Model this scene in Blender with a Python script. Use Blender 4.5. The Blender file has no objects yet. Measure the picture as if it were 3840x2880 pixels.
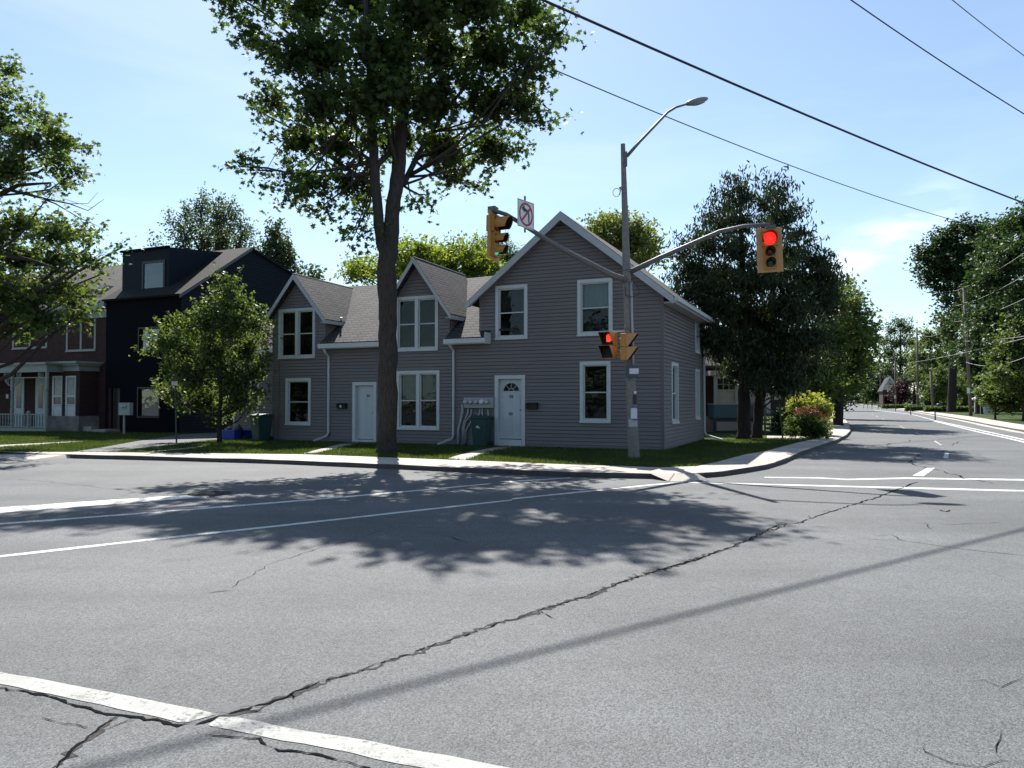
import bpy, math, random
import numpy as np
from mathutils import Vector, Matrix
R=math.radians
SC=bpy.context.scene
COL=SC.collection
# ------------------------------------------------------------------ camera
FPX=2812.; CX=1920.; CY=1440.; HZ=1504.; EYE=1.6
PITCH=math.atan((HZ-CY)/FPX); cp,sp=math.cos(PITCH),math.sin(PITCH)
cd=bpy.data.cameras.new("camera"); cam=bpy.data.objects.new("camera",cd); COL.objects.link(cam)
cd.sensor_width=36.; cd.sensor_fit='HORIZONTAL'; cd.lens=FPX/3840*36; cd.clip_start=.05; cd.clip_end=6000
cam.location=(0,0,EYE); cam.rotation_euler=(R(90)+PITCH,0,0); SC.camera=cam
# ------------------------------------------------------------------ light
SUN_EL=R(47.5); SUN_AZ=R(-9.7)        # azimuth from +Y towards +X
wd=bpy.data.worlds.new("World"); SC.world=wd; wd.use_nodes=True
nt=wd.node_tree; nt.nodes.clear()
out=nt.nodes.new('ShaderNodeOutputWorld'); bg=nt.nodes.new('ShaderNodeBackground'); sky=nt.nodes.new('ShaderNodeTexSky')
sky.sky_type='NISHITA'; sky.sun_disc=False; sky.sun_elevation=SUN_EL; sky.sun_rotation=SUN_AZ
sky.air_density=1.0; sky.dust_density=0.4; sky.ozone_density=1.5; sky.altitude=100
tc=nt.nodes.new('ShaderNodeTexCoord'); mp=nt.nodes.new('ShaderNodeMapping'); mp.inputs['Rotation'].default_value=(0,R(-24),R(8)); mp.inputs['Scale'].default_value=(1.0,1.2,4.2)
nz=nt.nodes.new('ShaderNodeTexNoise'); nz.inputs['Scale'].default_value=2.1; nz.inputs['Detail'].default_value=7; nz.inputs['Roughness'].default_value=.56; nz.inputs['Distortion'].default_value=.35
cr=nt.nodes.new('ShaderNodeValToRGB'); cr.color_ramp.elements[0].position=.47; cr.color_ramp.elements[0].color=(.05,.05,.05,1); cr.color_ramp.elements[1].position=.80; cr.color_ramp.elements[1].color=(.16,.16,.16,1)
mx=nt.nodes.new('ShaderNodeMix'); mx.data_type='RGBA'; mx.inputs[7].default_value=(10.5,11.2,11.8,1)
L=nt.links.new
tn=nt.nodes.new('ShaderNodeVectorMath');tn.operation='MULTIPLY';tn.inputs[1].default_value=(.95,1.01,1.02);L(sky.outputs[0],tn.inputs[0])
L(tc.outputs['Generated'],mp.inputs['Vector']); L(mp.outputs[0],nz.inputs['Vector']); L(nz.outputs['Fac'],cr.inputs[0])
L(tn.outputs[0],mx.inputs[6])
def _dir(px,py):
    x=(px-1920)/2812.;u=-(py-1440)/2812.;return Vector((x,cp-sp*u,sp+cp*u)).normalized()
_d1,_d2=_dir(3100,1040),_dir(3440,820);_n=_d1.cross(_d2).normalized();_c=(_d1+_d2).normalized()
def _dot(v):
    q=nt.nodes.new('ShaderNodeVectorMath');q.operation='DOT_PRODUCT';q.inputs[1].default_value=v;L(tc.outputs['Generated'],q.inputs[0]);return q.outputs['Value']
def _mr(x,a,b,c,d):
    q=nt.nodes.new('ShaderNodeMapRange');q.interpolation_type='SMOOTHSTEP';q.inputs[1].default_value=a;q.inputs[2].default_value=b;q.inputs[3].default_value=c;q.inputs[4].default_value=d;L(x,q.inputs[0]);return q.outputs[0]
def _m(op,a,b):
    q=nt.nodes.new('ShaderNodeMath');q.operation=op;L(a,q.inputs[0])
    if isinstance(b,(int,float)):q.inputs[1].default_value=b
    else:L(b,q.inputs[1])
    return q.outputs[0]
_ab=nt.nodes.new('ShaderNodeMath');_ab.operation='ABSOLUTE';L(_dot(_n),_ab.inputs[0])
_z=nt.nodes.new('ShaderNodeTexNoise');_z.inputs['Scale'].default_value=9;_z.inputs['Detail'].default_value=7;_z.inputs['Roughness'].default_value=.6;L(mp.outputs[0],_z.inputs['Vector'])
_w=_m('MULTIPLY',_m('MULTIPLY',_mr(_ab.outputs[0],.0,.045,1,0),_mr(_dot(_c),math.cos(.13),math.cos(.03),0,1)),_mr(_z.outputs['Fac'],.38,.62,0,.34))
_ad=_m('ADD',_w,cr.outputs[0]);L(_ad,mx.inputs[0]); L(mx.outputs[2],bg.inputs[0]); bg.inputs[1].default_value=.074; L(bg.outputs[0],out.inputs[0])
sd=bpy.data.lights.new("sun",'SUN'); sd.energy=5.0; sd.angle=R(.53); sd.color=(1,.955,.89)
sun=bpy.data.objects.new("sun",sd); COL.objects.link(sun)
sdir=Vector((math.sin(SUN_AZ)*math.cos(SUN_EL),math.cos(SUN_AZ)*math.cos(SUN_EL),math.sin(SUN_EL)))
sun.rotation_euler=sdir.to_track_quat('Z','Y').to_euler(); sun.location=(0,30,60)
vs=SC.view_settings; vs.view_transform='Standard'; vs.look='None'; vs.gamma=1; vs.use_curve_mapping=False; vs.exposure=1.1
SC.cycles.use_denoising=True; SC.cycles.max_bounces=8; SC.cycles.transparent_max_bounces=12

# ------------------------------------------------------------------ photo -> place
def ray(px,py):
    x=(px-CX)/FPX;u=-(py-CY)/FPX
    return (x,cp-sp*u,sp+cp*u)
def G(px,py,z=0):
    d=ray(px,py);t=(z-EYE)/d[2];return Vector((d[0]*t,d[1]*t,z))
def A(px,py,Y):
    d=ray(px,py);t=Y/d[1];return Vector((d[0]*t,Y,EYE+d[2]*t))
K=3840/2212.
TH=R(-23.8); UX,UY=math.cos(TH),math.sin(TH); VX,VY=-UY,UX
GZ=.13
OG=(-.045,24.2,GZ)                 # corner house frame
OB=(-14.99,34.03,GZ)               # dark house frame
def loc(P,O=OG):
    a,b=P[0]-O[0],P[1]-O[1];return Vector((a*UX+b*UY,a*VX+b*VY,P[2]-O[2]))
def F(px,py,v=0,O=OG):
    d=ray(px,py);t=(v+O[0]*VX+O[1]*VY)/(d[0]*VX+d[1]*VY)
    l=loc((d[0]*t,d[1]*t,EYE+d[2]*t),O);return (l[0],l[2])
def W(u,v,z,O=OG): return Vector((O[0]+u*UX+v*VX,O[1]+u*UY+v*VY,O[2]+z))

# ------------------------------------------------------------------ helpers
def T(o,label=None,cat=None,group=None,kind=None):
    if label:o['label']=label
    if cat:o['category']=cat
    if group:o['group']=group
    if kind:o['kind']=kind
    return o
def empty(name,l,rz,label,cat,group=None):
    o=bpy.data.objects.new(name,None);COL.objects.link(o);o.empty_display_size=.2
    o.location=l;o.rotation_euler=(0,0,rz);return T(o,label,cat,group)
def copy_tree(o,parent=None):
    c=o.copy();COL.objects.link(c);c.parent=parent
    for ch in [x for x in bpy.data.objects if x.parent==o]:copy_tree(ch,c)
    return c
class MB:
    def __init__(s): s.v=[];s.f=[]
    def quad(s,*p):
        b=len(s.v);s.v+=[tuple(q) for q in p];s.f.append(tuple(range(b,b+len(p))));return s
    def box(s,x0,x1,y0,y1,z0,z1,M=None):
        P=[Vector((x,y,z)) for z in (z0,z1) for y in (y0,y1) for x in (x0,x1)]
        if M is not None:P=[M@p for p in P]
        b=len(s.v);s.v+=[tuple(p) for p in P]
        for q in ((0,2,3,1),(4,5,7,6),(0,1,5,4),(2,6,7,3),(0,4,6,2),(1,3,7,5)):s.f.append(tuple(b+i for i in q))
        return s
    def bar(s,a,b,w,h):
        a=Vector(a);b=Vector(b);d=b-a;l=d.length;q=d.to_track_quat('X','Z').to_matrix().to_4x4()
        return s.box(0,l,-w/2,w/2,-h/2,h/2,Matrix.Translation(a)@q)
    def prism(s,poly,vec):
        vec=Vector(vec);P=[Vector(p) for p in poly];n=len(P);b=len(s.v)
        s.v+=[tuple(p) for p in P]+[tuple(p+vec) for p in P]
        s.f.append(tuple(range(b,b+n)));s.f.append(tuple(b+n+i for i in reversed(range(n))))
        for i in range(n):
            j=(i+1)%n;s.f.append((b+i,b+n+i,b+n+j,b+j))
        return s
    def tube(s,pts,r,n=8,cap=True):
        P=[Vector(p) for p in pts];rr=r if isinstance(r,(list,tuple)) else [r]*len(P)
        b=len(s.v);up=None
        for i,p in enumerate(P):
            t=(P[min(i+1,len(P)-1)]-P[max(i-1,0)])
            if t.length<1e-7:t=Vector((0,0,1))
            t.normalize()
            if up is None:up=Vector((0,0,1)) if abs(t.z)<.9 else Vector((1,0,0))
            a=t.cross(up)
            if a.length<1e-4:a=t.orthogonal()
            a.normalize();c=a.cross(t).normalized();up=c
            for k in range(n):
                an=2*math.pi*k/n;s.v.append(tuple(p+(a*math.cos(an)+c*math.sin(an))*rr[i]))
        for i in range(len(P)-1):
            for k in range(n):
                k2=(k+1)%n;s.f.append((b+i*n+k,b+i*n+k2,b+(i+1)*n+k2,b+(i+1)*n+k))
        if cap:
            s.f.append(tuple(b+k for k in reversed(range(n))));e=b+(len(P)-1)*n;s.f.append(tuple(e+k for k in range(n)))
        return s
    def lathe(s,c,prof,n=12,axis='z'):
        b=len(s.v);c=Vector(c)
        for (r,h) in prof:
            for k in range(n):
                a=2*math.pi*k/n;x,y=r*math.cos(a),r*math.sin(a)
                s.v.append(tuple(c+(Vector((x,y,h)) if axis=='z' else Vector((x,-h,y)))))
        for i in range(len(prof)-1):
            for k in range(n):
                k2=(k+1)%n;s.f.append((b+i*n+k,b+i*n+k2,b+(i+1)*n+k2,b+(i+1)*n+k))
        s.f.append(tuple(b+k for k in reversed(range(n))));e=b+(len(prof)-1)*n;s.f.append(tuple(e+k for k in range(n)))
        return s
    def ell(s,c,rad,n=12,m=8,M=None):
        b=len(s.v)
        for i in range(m+1):
            ph=math.pi*i/m
            for k in range(n):
                a=2*math.pi*k/n;p=Vector((rad[0]*math.sin(ph)*math.cos(a),rad[1]*math.sin(ph)*math.sin(a),rad[2]*math.cos(ph)))
                if M is not None:p=M@p
                s.v.append(tuple(Vector(c)+p))
        for i in range(m):
            for k in range(n):
                k2=(k+1)%n;s.f.append((b+i*n+k,b+(i+1)*n+k,b+(i+1)*n+k2,b+i*n+k2))
        return s
    def build(s,name,mat,parent=None,smooth=False,bevel=0,weld=False):
        me=bpy.data.meshes.new(name);me.from_pydata(s.v,[],s.f);me.materials.append(mat)
        me.validate();me.update()
        if smooth:
            me.polygons.foreach_set('use_smooth',[True]*len(me.polygons))
        o=bpy.data.objects.new(name,me);COL.objects.link(o);o.parent=parent
        if bevel:
            m=o.modifiers.new('b','BEVEL');m.width=bevel;m.segments=2;m.limit_method='ANGLE'
        return o
def build_split(mb,name,m,parent):
    """each connected piece becomes a part of its own"""
    par=list(range(len(mb.v)))
    def fd(i):
        while par[i]!=i:par[i]=par[par[i]];i=par[i]
        return i
    for f in mb.f:
        for k in f[1:]:par[fd(k)]=fd(f[0])
    g={}
    for f in mb.f:g.setdefault(fd(f[0]),[]).append(f)
    for fs in g.values():
        q=MB();ix={}
        for f in fs:
            for k in f:
                if k not in ix:ix[k]=len(q.v);q.v.append(mb.v[k])
            q.f.append(tuple(ix[k] for k in f))
        q.build(name,m,parent)
def npmesh(name,verts,m,mat,parent=None,attr=None):
    n=len(verts)//m;me=bpy.data.meshes.new(name)
    me.vertices.add(n*m);me.vertices.foreach_set('co',verts.astype(np.float32).ravel())
    me.loops.add(n*m);me.loops.foreach_set('vertex_index',np.arange(n*m,dtype=np.int32))
    me.polygons.add(n);me.polygons.foreach_set('loop_start',np.arange(0,n*m,m,dtype=np.int32))
    me.materials.append(mat);me.update(calc_edges=True)
    o=bpy.data.objects.new(name,me);COL.objects.link(o);o.parent=parent;return o

# ------------------------------------------------------------------ materials
MC={}
def newmat(name):
    m=bpy.data.materials.new(name);m.use_nodes=True;n=m.node_tree;b=n.nodes['Principled BSDF'];return m,n,b
def mat(name,col,rough=.6,metal=0,var=.12,scale=6,bump=0,bscale=60,spec=.5,emis=None,es=0,dirt=0,stretch=None):
    if name in MC:return MC[name]
    m,n,b=newmat(name);L=n.links.new
    t=n.nodes.new('ShaderNodeTexCoord');src=t.outputs['Object']
    if stretch:
        q=n.nodes.new('ShaderNodeMapping');q.inputs['Scale'].default_value=stretch;L(src,q.inputs[0]);src=q.outputs[0]
    z=n.nodes.new('ShaderNodeTexNoise');z.inputs['Scale'].default_value=scale;z.inputs['Detail'].default_value=6;z.inputs['Roughness'].default_value=.65;L(src,z.inputs['Vector'])
    r=n.nodes.new('ShaderNodeValToRGB');r.color_ramp.elements[0].position=.3;r.color_ramp.elements[1].position=.7
    r.color_ramp.elements[0].color=tuple(c*(1-var) for c in col)+(1,);r.color_ramp.elements[1].color=tuple(min(1,c*(1+var)) for c in col)+(1,)
    L(z.outputs['Fac'],r.inputs[0]);L(r.outputs[0],b.inputs['Base Color'])
    b.inputs['Roughness'].default_value=rough;b.inputs['Metallic'].default_value=metal;b.inputs['Specular IOR Level'].default_value=spec
    if emis:b.inputs['Emission Color'].default_value=emis+(1,);b.inputs['Emission Strength'].default_value=es
    if bump:
        z2=n.nodes.new('ShaderNodeTexNoise');z2.inputs['Scale'].default_value=bscale;z2.inputs['Detail'].default_value=4;L(src,z2.inputs['Vector'])
        bp=n.nodes.new('ShaderNodeBump');bp.inputs['Strength'].default_value=bump;bp.inputs['Distance'].default_value=.02;L(z2.outputs['Fac'],bp.inputs['Height']);L(bp.outputs[0],b.inputs['Normal'])
    MC[name]=m;return m
def xz_vec(n,sx=1,sz=1,rot=False):
    """(x+y, z) planar vector for walls and roofs whatever way they face"""
    L=n.links.new;t=n.nodes.new('ShaderNodeTexCoord');s=n.nodes.new('ShaderNodeSeparateXYZ');L(t.outputs['Object'],s.inputs[0])
    a=n.nodes.new('ShaderNodeMath');a.operation='ADD';L(s.outputs[0],a.inputs[0]);L(s.outputs[1],a.inputs[1])
    a2=n.nodes.new('ShaderNodeMath');a2.operation='MULTIPLY';a2.inputs[1].default_value=sx;L(a.outputs[0],a2.inputs[0])
    a3=n.nodes.new('ShaderNodeMath');a3.operation='MULTIPLY';a3.inputs[1].default_value=sz;L(s.outputs[2],a3.inputs[0])
    c=n.nodes.new('ShaderNodeCombineXYZ');L(a2.outputs[0],c.inputs[0]);L(a3.outputs[0],c.inputs[1]);return c.outputs[0],t
def brickmat(name,c1,c2,mort,bw,rh,ms=.02,sz=1,bump=.4,rough=.85,var=.25,off=.5):
    m,n,b=newmat(name);L=n.links.new;vec,t=xz_vec(n,1,sz)
    # wobble
    nz=n.nodes.new('ShaderNodeTexNoise');nz.inputs['Scale'].default_value=3;L(t.outputs['Object'],nz.inputs['Vector'])
    va=n.nodes.new('ShaderNodeVectorMath');va.operation='MULTIPLY_ADD';va.inputs[1].default_value=(.03,.03,0);L(nz.outputs['Color'],va.inputs[0]);L(vec,va.inputs[2])
    k=n.nodes.new('ShaderNodeTexBrick');k.inputs['Color1'].default_value=c1+(1,);k.inputs['Color2'].default_value=c2+(1,);k.inputs['Mortar'].default_value=mort+(1,)
    k.inputs['Scale'].default_value=1;k.inputs['Brick Width'].default_value=bw;k.inputs['Row Height'].default_value=rh;k.inputs['Mortar Size'].default_value=ms*rh*3;k.offset=off
    k.inputs['Mortar Smooth'].default_value=.3;k.inputs['Bias'].default_value=-.1
    L(va.outputs[0],k.inputs['Vector'])
    z=n.nodes.new('ShaderNodeTexNoise');z.inputs['Scale'].default_value=1.3;z.inputs['Detail'].default_value=8;z.inputs['Roughness'].default_value=.7;L(t.outputs['Object'],z.inputs['Vector'])
    r=n.nodes.new('ShaderNodeMapRange');r.inputs[1].default_value=.3;r.inputs[2].default_value=.7;r.inputs[3].default_value=1-var;r.inputs[4].default_value=1+var;L(z.outputs['Fac'],r.inputs[0])
    mu=n.nodes.new('ShaderNodeVectorMath');mu.operation='SCALE';L(k.outputs['Color'],mu.inputs[0]);L(r.outputs[0],mu.inputs['Scale']);L(mu.outputs[0],b.inputs['Base Color'])
    b.inputs['Roughness'].default_value=rough;b.inputs['Specular IOR Level'].default_value=.25
    bp=n.nodes.new('ShaderNodeBump');bp.inputs['Strength'].default_value=bump;bp.inputs['Distance'].default_value=.015;bp.invert=True;L(k.outputs['Fac'],bp.inputs['Height']);L(bp.outputs[0],b.inputs['Normal'])
    return m
def asphalt(name,base,big=.10,tint=(.955,1,1.03)):
    m,n,b=newmat(name);L=n.links.new;t=n.nodes.new('ShaderNodeTexCoord')
    def noise(s,d,ro=.6,v=None):
        z=n.nodes.new('ShaderNodeTexNoise');z.inputs['Scale'].default_value=s;z.inputs['Detail'].default_value=d;z.inputs['Roughness'].default_value=ro;L(v or t.outputs['Object'],z.inputs['Vector']);return z.outputs['Fac']
    vo=n.nodes.new('ShaderNodeTexVoronoi');vo.inputs['Scale'].default_value=115;L(t.outputs['Object'],vo.inputs['Vector'])
    bw=n.nodes.new('ShaderNodeRGBToBW');L(vo.outputs['Color'],bw.inputs[0])
    def mr(x,a,bb,c,d):
        q=n.nodes.new('ShaderNodeMapRange');q.inputs[1].default_value=a;q.inputs[2].default_value=bb;q.inputs[3].default_value=c;q.inputs[4].default_value=d;L(x,q.inputs[0]);return q.outputs[0]
    def mul(a,c):
        q=n.nodes.new('ShaderNodeMath');q.operation='MULTIPLY';L(a,q.inputs[0]);L(c,q.inputs[1]);return q.outputs[0]
    g=mr(bw.outputs[0],.15,.85,.58,1.5)
    f=mr(noise(160,3),.3,.7,.84,1.16)
    p=mr(noise(.35,5,.6),.35,.68,1-big,1+big)
    st=n.nodes.new('ShaderNodeMapping');st.inputs['Rotation'].default_value=(0,0,R(24));st.inputs['Scale'].default_value=(.12,1.3,1);L(t.outputs['Object'],st.inputs[0])
    w=mr(noise(.8,4,.6,st.outputs[0]),.35,.7,.90,1.09)
    pt=mr(noise(5,4,.7),.3,.7,.95,1.05)
    st2=n.nodes.new('ShaderNodeMapping');st2.inputs['Rotation'].default_value=(0,0,R(-66));st2.inputs['Scale'].default_value=(.06,.9,1);L(t.outputs['Object'],st2.inputs[0])
    w2=mr(noise(.9,3,.5,st2.outputs[0]),.35,.7,.93,1.06)
    oil=mr(noise(1.9,2,.5),.66,.76,1,.80)
    x=mul(mul(mul(mul(mul(mul(g,f),p),w),pt),w2),oil)
    sc=n.nodes.new('ShaderNodeVectorMath');sc.operation='SCALE';sc.inputs[0].default_value=tuple(base*c for c in tint);L(x,sc.inputs['Scale']);L(sc.outputs[0],b.inputs['Base Color'])
    b.inputs['Roughness'].default_value=.82;b.inputs['Specular IOR Level'].default_value=.35
    bp=n.nodes.new('ShaderNodeBump');bp.inputs['Strength'].default_value=.55;bp.inputs['Distance'].default_value=.006;L(vo.outputs['Distance'],bp.inputs['Height']);bp.invert=True;L(bp.outputs[0],b.inputs['Normal'])
    return m
def concrete(name,base,ang,sp=1.5,axis=0):
    m,n,b=newmat(name);L=n.links.new;t=n.nodes.new('ShaderNodeTexCoord')
    mp=n.nodes.new('ShaderNodeMapping');mp.inputs['Rotation'].default_value=(0,0,ang);L(t.outputs['Object'],mp.inputs[0])
    s=n.nodes.new('ShaderNodeSeparateXYZ');L(mp.outputs[0],s.inputs[0])
    d=n.nodes.new('ShaderNodeMath');d.operation='DIVIDE';d.inputs[1].default_value=sp;L(s.outputs[axis],d.inputs[0])
    fr=n.nodes.new('ShaderNodeMath');fr.operation='FRACT';L(d.outputs[0],fr.inputs[0])
    lt=n.nodes.new('ShaderNodeMath');lt.operation='LESS_THAN';lt.inputs[1].default_value=.022;L(fr.outputs[0],lt.inputs[0])
    fl=n.nodes.new('ShaderNodeMath');fl.operation='FLOOR';L(d.outputs[0],fl.inputs[0])
    wn=n.nodes.new('ShaderNodeTexWhiteNoise');wn.noise_dimensions='1D';L(fl.outputs[0],wn.inputs['W'])
    z=n.nodes.new('ShaderNodeTexNoise');z.inputs['Scale'].default_value=1.1;z.inputs['Detail'].default_value=9;z.inputs['Roughness'].default_value=.7;L(t.outputs['Object'],z.inputs['Vector'])
    r=n.nodes.new('ShaderNodeMapRange');r.inputs[1].default_value=.3;r.inputs[2].default_value=.7;r.inputs[3].default_value=.82;r.inputs[4].default_value=1.12;L(z.outputs['Fac'],r.inputs[0])
    r2=n.nodes.new('ShaderNodeMapRange');r2.inputs[3].default_value=.9;r2.inputs[4].default_value=1.08;L(wn.outputs['Value'],r2.inputs[0])
    mu=n.nodes.new('ShaderNodeMath');mu.operation='MULTIPLY';L(r.outputs[0],mu.inputs[0]);L(r2.outputs[0],mu.inputs[1])
    mj=n.nodes.new('ShaderNodeMath');mj.operation='MULTIPLY_ADD';mj.inputs[1].default_value=-.55;mj.inputs[2].default_value=1;L(lt.outputs[0],mj.inputs[0])
    m2=n.nodes.new('ShaderNodeMath');m2.operation='MULTIPLY';L(mu.outputs[0],m2.inputs[0]);L(mj.outputs[0],m2.inputs[1])
    sc=n.nodes.new('ShaderNodeVectorMath');sc.operation='SCALE';sc.inputs[0].default_value=base;L(m2.outputs[0],sc.inputs['Scale']);L(sc.outputs[0],b.inputs['Base Color'])
    b.inputs['Roughness'].default_value=.9;b.inputs['Specular IOR Level'].default_value=.2
    z2=n.nodes.new('ShaderNodeTexNoise');z2.inputs['Scale'].default_value=50;L(t.outputs['Object'],z2.inputs['Vector'])
    bp=n.nodes.new('ShaderNodeBump');bp.inputs['Strength'].default_value=.3;bp.inputs['Distance'].default_value=.01;L(z2.outputs['Fac'],bp.inputs['Height']);L(bp.outputs[0],b.inputs['Normal'])
    return m
def leafmat(name,c1,c2,c3,tr=.38,trc=None):
    m=bpy.data.materials.new(name);m.use_nodes=True;n=m.node_tree;n.nodes.clear();L=n.links.new
    o=n.nodes.new('ShaderNodeOutputMaterial');b=n.nodes.new('ShaderNodeBsdfPrincipled');t=n.nodes.new('ShaderNodeBsdfTranslucent');x=n.nodes.new('ShaderNodeMixShader')
    g=n.nodes.new('ShaderNodeNewGeometry');r=n.nodes.new('ShaderNodeValToRGB');e=r.color_ramp.elements
    e[0].color=c1+(1,);e[1].color=c3+(1,);e.new(.5).color=c2+(1,)
    tc=n.nodes.new('ShaderNodeTexCoord');z=n.nodes.new('ShaderNodeTexNoise');z.inputs['Scale'].default_value=.7;z.inputs['Detail'].default_value=3;L(tc.outputs['Object'],z.inputs['Vector'])
    ad=n.nodes.new('ShaderNodeMath');ad.operation='MULTIPLY_ADD';ad.inputs[1].default_value=.55;L(g.outputs['Random Per Island'],ad.inputs[0])
    mz=n.nodes.new('ShaderNodeMapRange');mz.inputs[1].default_value=.3;mz.inputs[2].default_value=.7;mz.inputs[3].default_value=0;mz.inputs[4].default_value=.45;L(z.outputs['Fac'],mz.inputs[0]);L(mz.outputs[0],ad.inputs[2])
    L(ad.outputs[0],r.inputs[0]);L(r.outputs[0],b.inputs['Base Color']);b.inputs['Roughness'].default_value=.58;b.inputs['Specular IOR Level'].default_value=.3
    sc=n.nodes.new('ShaderNodeVectorMath');sc.operation='MULTIPLY';sc.inputs[1].default_value=trc or (2.3,2.2,.8);L(r.outputs[0],sc.inputs[0]);L(sc.outputs[0],t.inputs['Color'])
    x.inputs[0].default_value=tr;L(b.outputs[0],x.inputs[1]);L(t.outputs[0],x.inputs[2]);L(x.outputs[0],o.inputs[0]);return m
def glassmat(name,tint=(.5,.56,.56),boost=.75):
    m=bpy.data.materials.new(name);m.use_nodes=True;n=m.node_tree;n.nodes.clear();L=n.links.new
    o=n.nodes.new('ShaderNodeOutputMaterial');a=n.nodes.new('ShaderNodeBsdfTransparent');a.inputs[0].default_value=tint+(1,)
    g=n.nodes.new('ShaderNodeBsdfGlossy');g.inputs['Roughness'].default_value=.02;g.inputs['Color'].default_value=(.85,.95,.97,1)
    f=n.nodes.new('ShaderNodeFresnel');f.inputs[0].default_value=1.5;mu=n.nodes.new('ShaderNodeMath');mu.operation='MULTIPLY';mu.use_clamp=True;mu.inputs[1].default_value=boost;L(f.outputs[0],mu.inputs[0])
    tcn=n.nodes.new('ShaderNodeTexCoord');nn=n.nodes.new('ShaderNodeTexNoise');nn.inputs['Scale'].default_value=2.2;L(tcn.outputs['Object'],nn.inputs['Vector']);bp=n.nodes.new('ShaderNodeBump');bp.inputs['Strength'].default_value=.25;bp.inputs['Distance'].default_value=.03;L(nn.outputs['Fac'],bp.inputs['Height']);L(bp.outputs[0],g.inputs['Normal'])
    x=n.nodes.new('ShaderNodeMixShader');L(mu.outputs[0],x.inputs[0]);L(a.outputs[0],x.inputs[1]);L(g.outputs[0],x.inputs[2]);L(x.outputs[0],o.inputs[0]);return m

M_asph=asphalt('asphalt',.101,big=.17); M_drive=asphalt('driveway_asphalt',.095)
def paintmat():
    m=mat('road_paint',(.31,.312,.295),.8,var=.16,scale=5,bump=.3,bscale=120);n=m.node_tree;L=n.links.new
    b=n.nodes['Principled BSDF'];o=[x for x in n.nodes if x.type=='OUTPUT_MATERIAL'][0]
    t=n.nodes.new('ShaderNodeTexCoord');z=n.nodes.new('ShaderNodeTexNoise');z.inputs['Scale'].default_value=26;z.inputs['Detail'].default_value=8;z.inputs['Roughness'].default_value=.75;L(t.outputs['Object'],z.inputs['Vector'])
    z2=n.nodes.new('ShaderNodeTexNoise');z2.inputs['Scale'].default_value=1.7;z2.inputs['Detail'].default_value=4;L(t.outputs['Object'],z2.inputs['Vector'])
    a=n.nodes.new('ShaderNodeMath');a.operation='MULTIPLY_ADD';a.inputs[1].default_value=.55;L(z2.outputs['Fac'],a.inputs[0]);L(z.outputs['Fac'],a.inputs[2])
    q=n.nodes.new('ShaderNodeMapRange');q.inputs[1].default_value=.80;q.inputs[2].default_value=.96;q.inputs[3].default_value=.0;q.inputs[4].default_value=.8;L(a.outputs[0],q.inputs[0])
    tr=n.nodes.new('ShaderNodeBsdfTransparent');x=n.nodes.new('ShaderNodeMixShader');L(q.outputs[0],x.inputs[0]);L(b.outputs[0],x.inputs[1]);L(tr.outputs[0],x.inputs[2]);L(x.outputs[0],o.inputs[0]);return m
M_mark=paintmat()
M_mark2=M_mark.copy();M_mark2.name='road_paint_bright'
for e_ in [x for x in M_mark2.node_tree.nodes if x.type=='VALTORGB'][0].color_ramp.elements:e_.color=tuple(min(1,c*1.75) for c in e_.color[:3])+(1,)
M_crack=mat('crack_tar',(.014,.014,.015),1,var=.3,spec=0)
M_crackedge=mat('crack_rubble',(.062,.060,.058),1,var=.45,scale=45,spec=0)
M_stain=mat('tar_patch',(.085,.086,.092),.8,var=.25,scale=25,spec=.3)
M_walkA=concrete('sidewalk_concrete',(.44,.40,.355),-TH,1.6,0)
M_walkB=concrete('sidewalk_concrete_side',(.44,.40,.355),R(24.0),1.6,1)
M_path=mat('path_concrete',(.33,.31,.28),.9,var=.15,scale=3,bump=.3)
M_kerb=mat('kerb_concrete_shaded',(.075,.066,.063),.9,var=.3,scale=5,bump=.5,bscale=30)  # concrete colour darkened so the kerb face reads as shaded
M_soil=mat('lawn_soil',(.034,.055,.014),.95,var=.35,scale=4,bump=.7,bscale=40,spec=.1)
M_side=mat('grey_siding',(.168,.153,.154),.6,var=.08,scale=1.6,spec=.35,bump=.08,bscale=90,stretch=(.3,.3,1))
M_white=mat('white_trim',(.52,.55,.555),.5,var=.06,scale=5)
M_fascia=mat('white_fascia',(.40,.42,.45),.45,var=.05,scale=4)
M_door=mat('white_door',(.48,.53,.55),.4,var=.05,scale=3)
M_roof=brickmat('grey_shingles',(.074,.071,.074),(.042,.040,.042),(.020,.019,.019),.34,.13,.045,sz=1.25,bump=.8,var=.28)
M_roof2=brickmat('dark_shingles',(.05,.047,.046),(.036,.034,.034),(.02,.02,.02),.32,.12,.02,sz=1.25,bump=.6,var=.2)
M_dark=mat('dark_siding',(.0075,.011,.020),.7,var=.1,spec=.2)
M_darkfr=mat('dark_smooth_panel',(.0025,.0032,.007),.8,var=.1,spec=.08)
M_brick=brickmat('red_brick',(.062,.024,.022),(.042,.018,.018),(.05,.042,.04),.22,.075,.03,bump=.5)
M_stone=mat('foundation_stone',(.20,.185,.17),.9,var=.35,scale=3,bump=.8,bscale=8)
M_cream=mat('cream_porch_paint',(.27,.29,.27),.6,var=.1)
M_glass=glassmat('window_glass'); M_glass2=glassmat('reflective_glass',(.25,.3,.3),2.6)
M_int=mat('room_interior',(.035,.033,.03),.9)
M_curt=mat('curtain_cloth',(.62,.64,.63),.9,var=.15,scale=2,stretch=(14,14,.3))
M_blind=mat('roller_blind',(.30,.36,.36),.9,var=.1)
M_dcurt=mat('dark_curtain_cloth',(.12,.10,.09),.9,var=.35,scale=2,stretch=(14,14,.3))
M_blk=mat('black_metal',(.012,.012,.014),.45)
M_gmeter=mat('meter_grey_paint',(.30,.34,.34),.5,var=.1)
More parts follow.
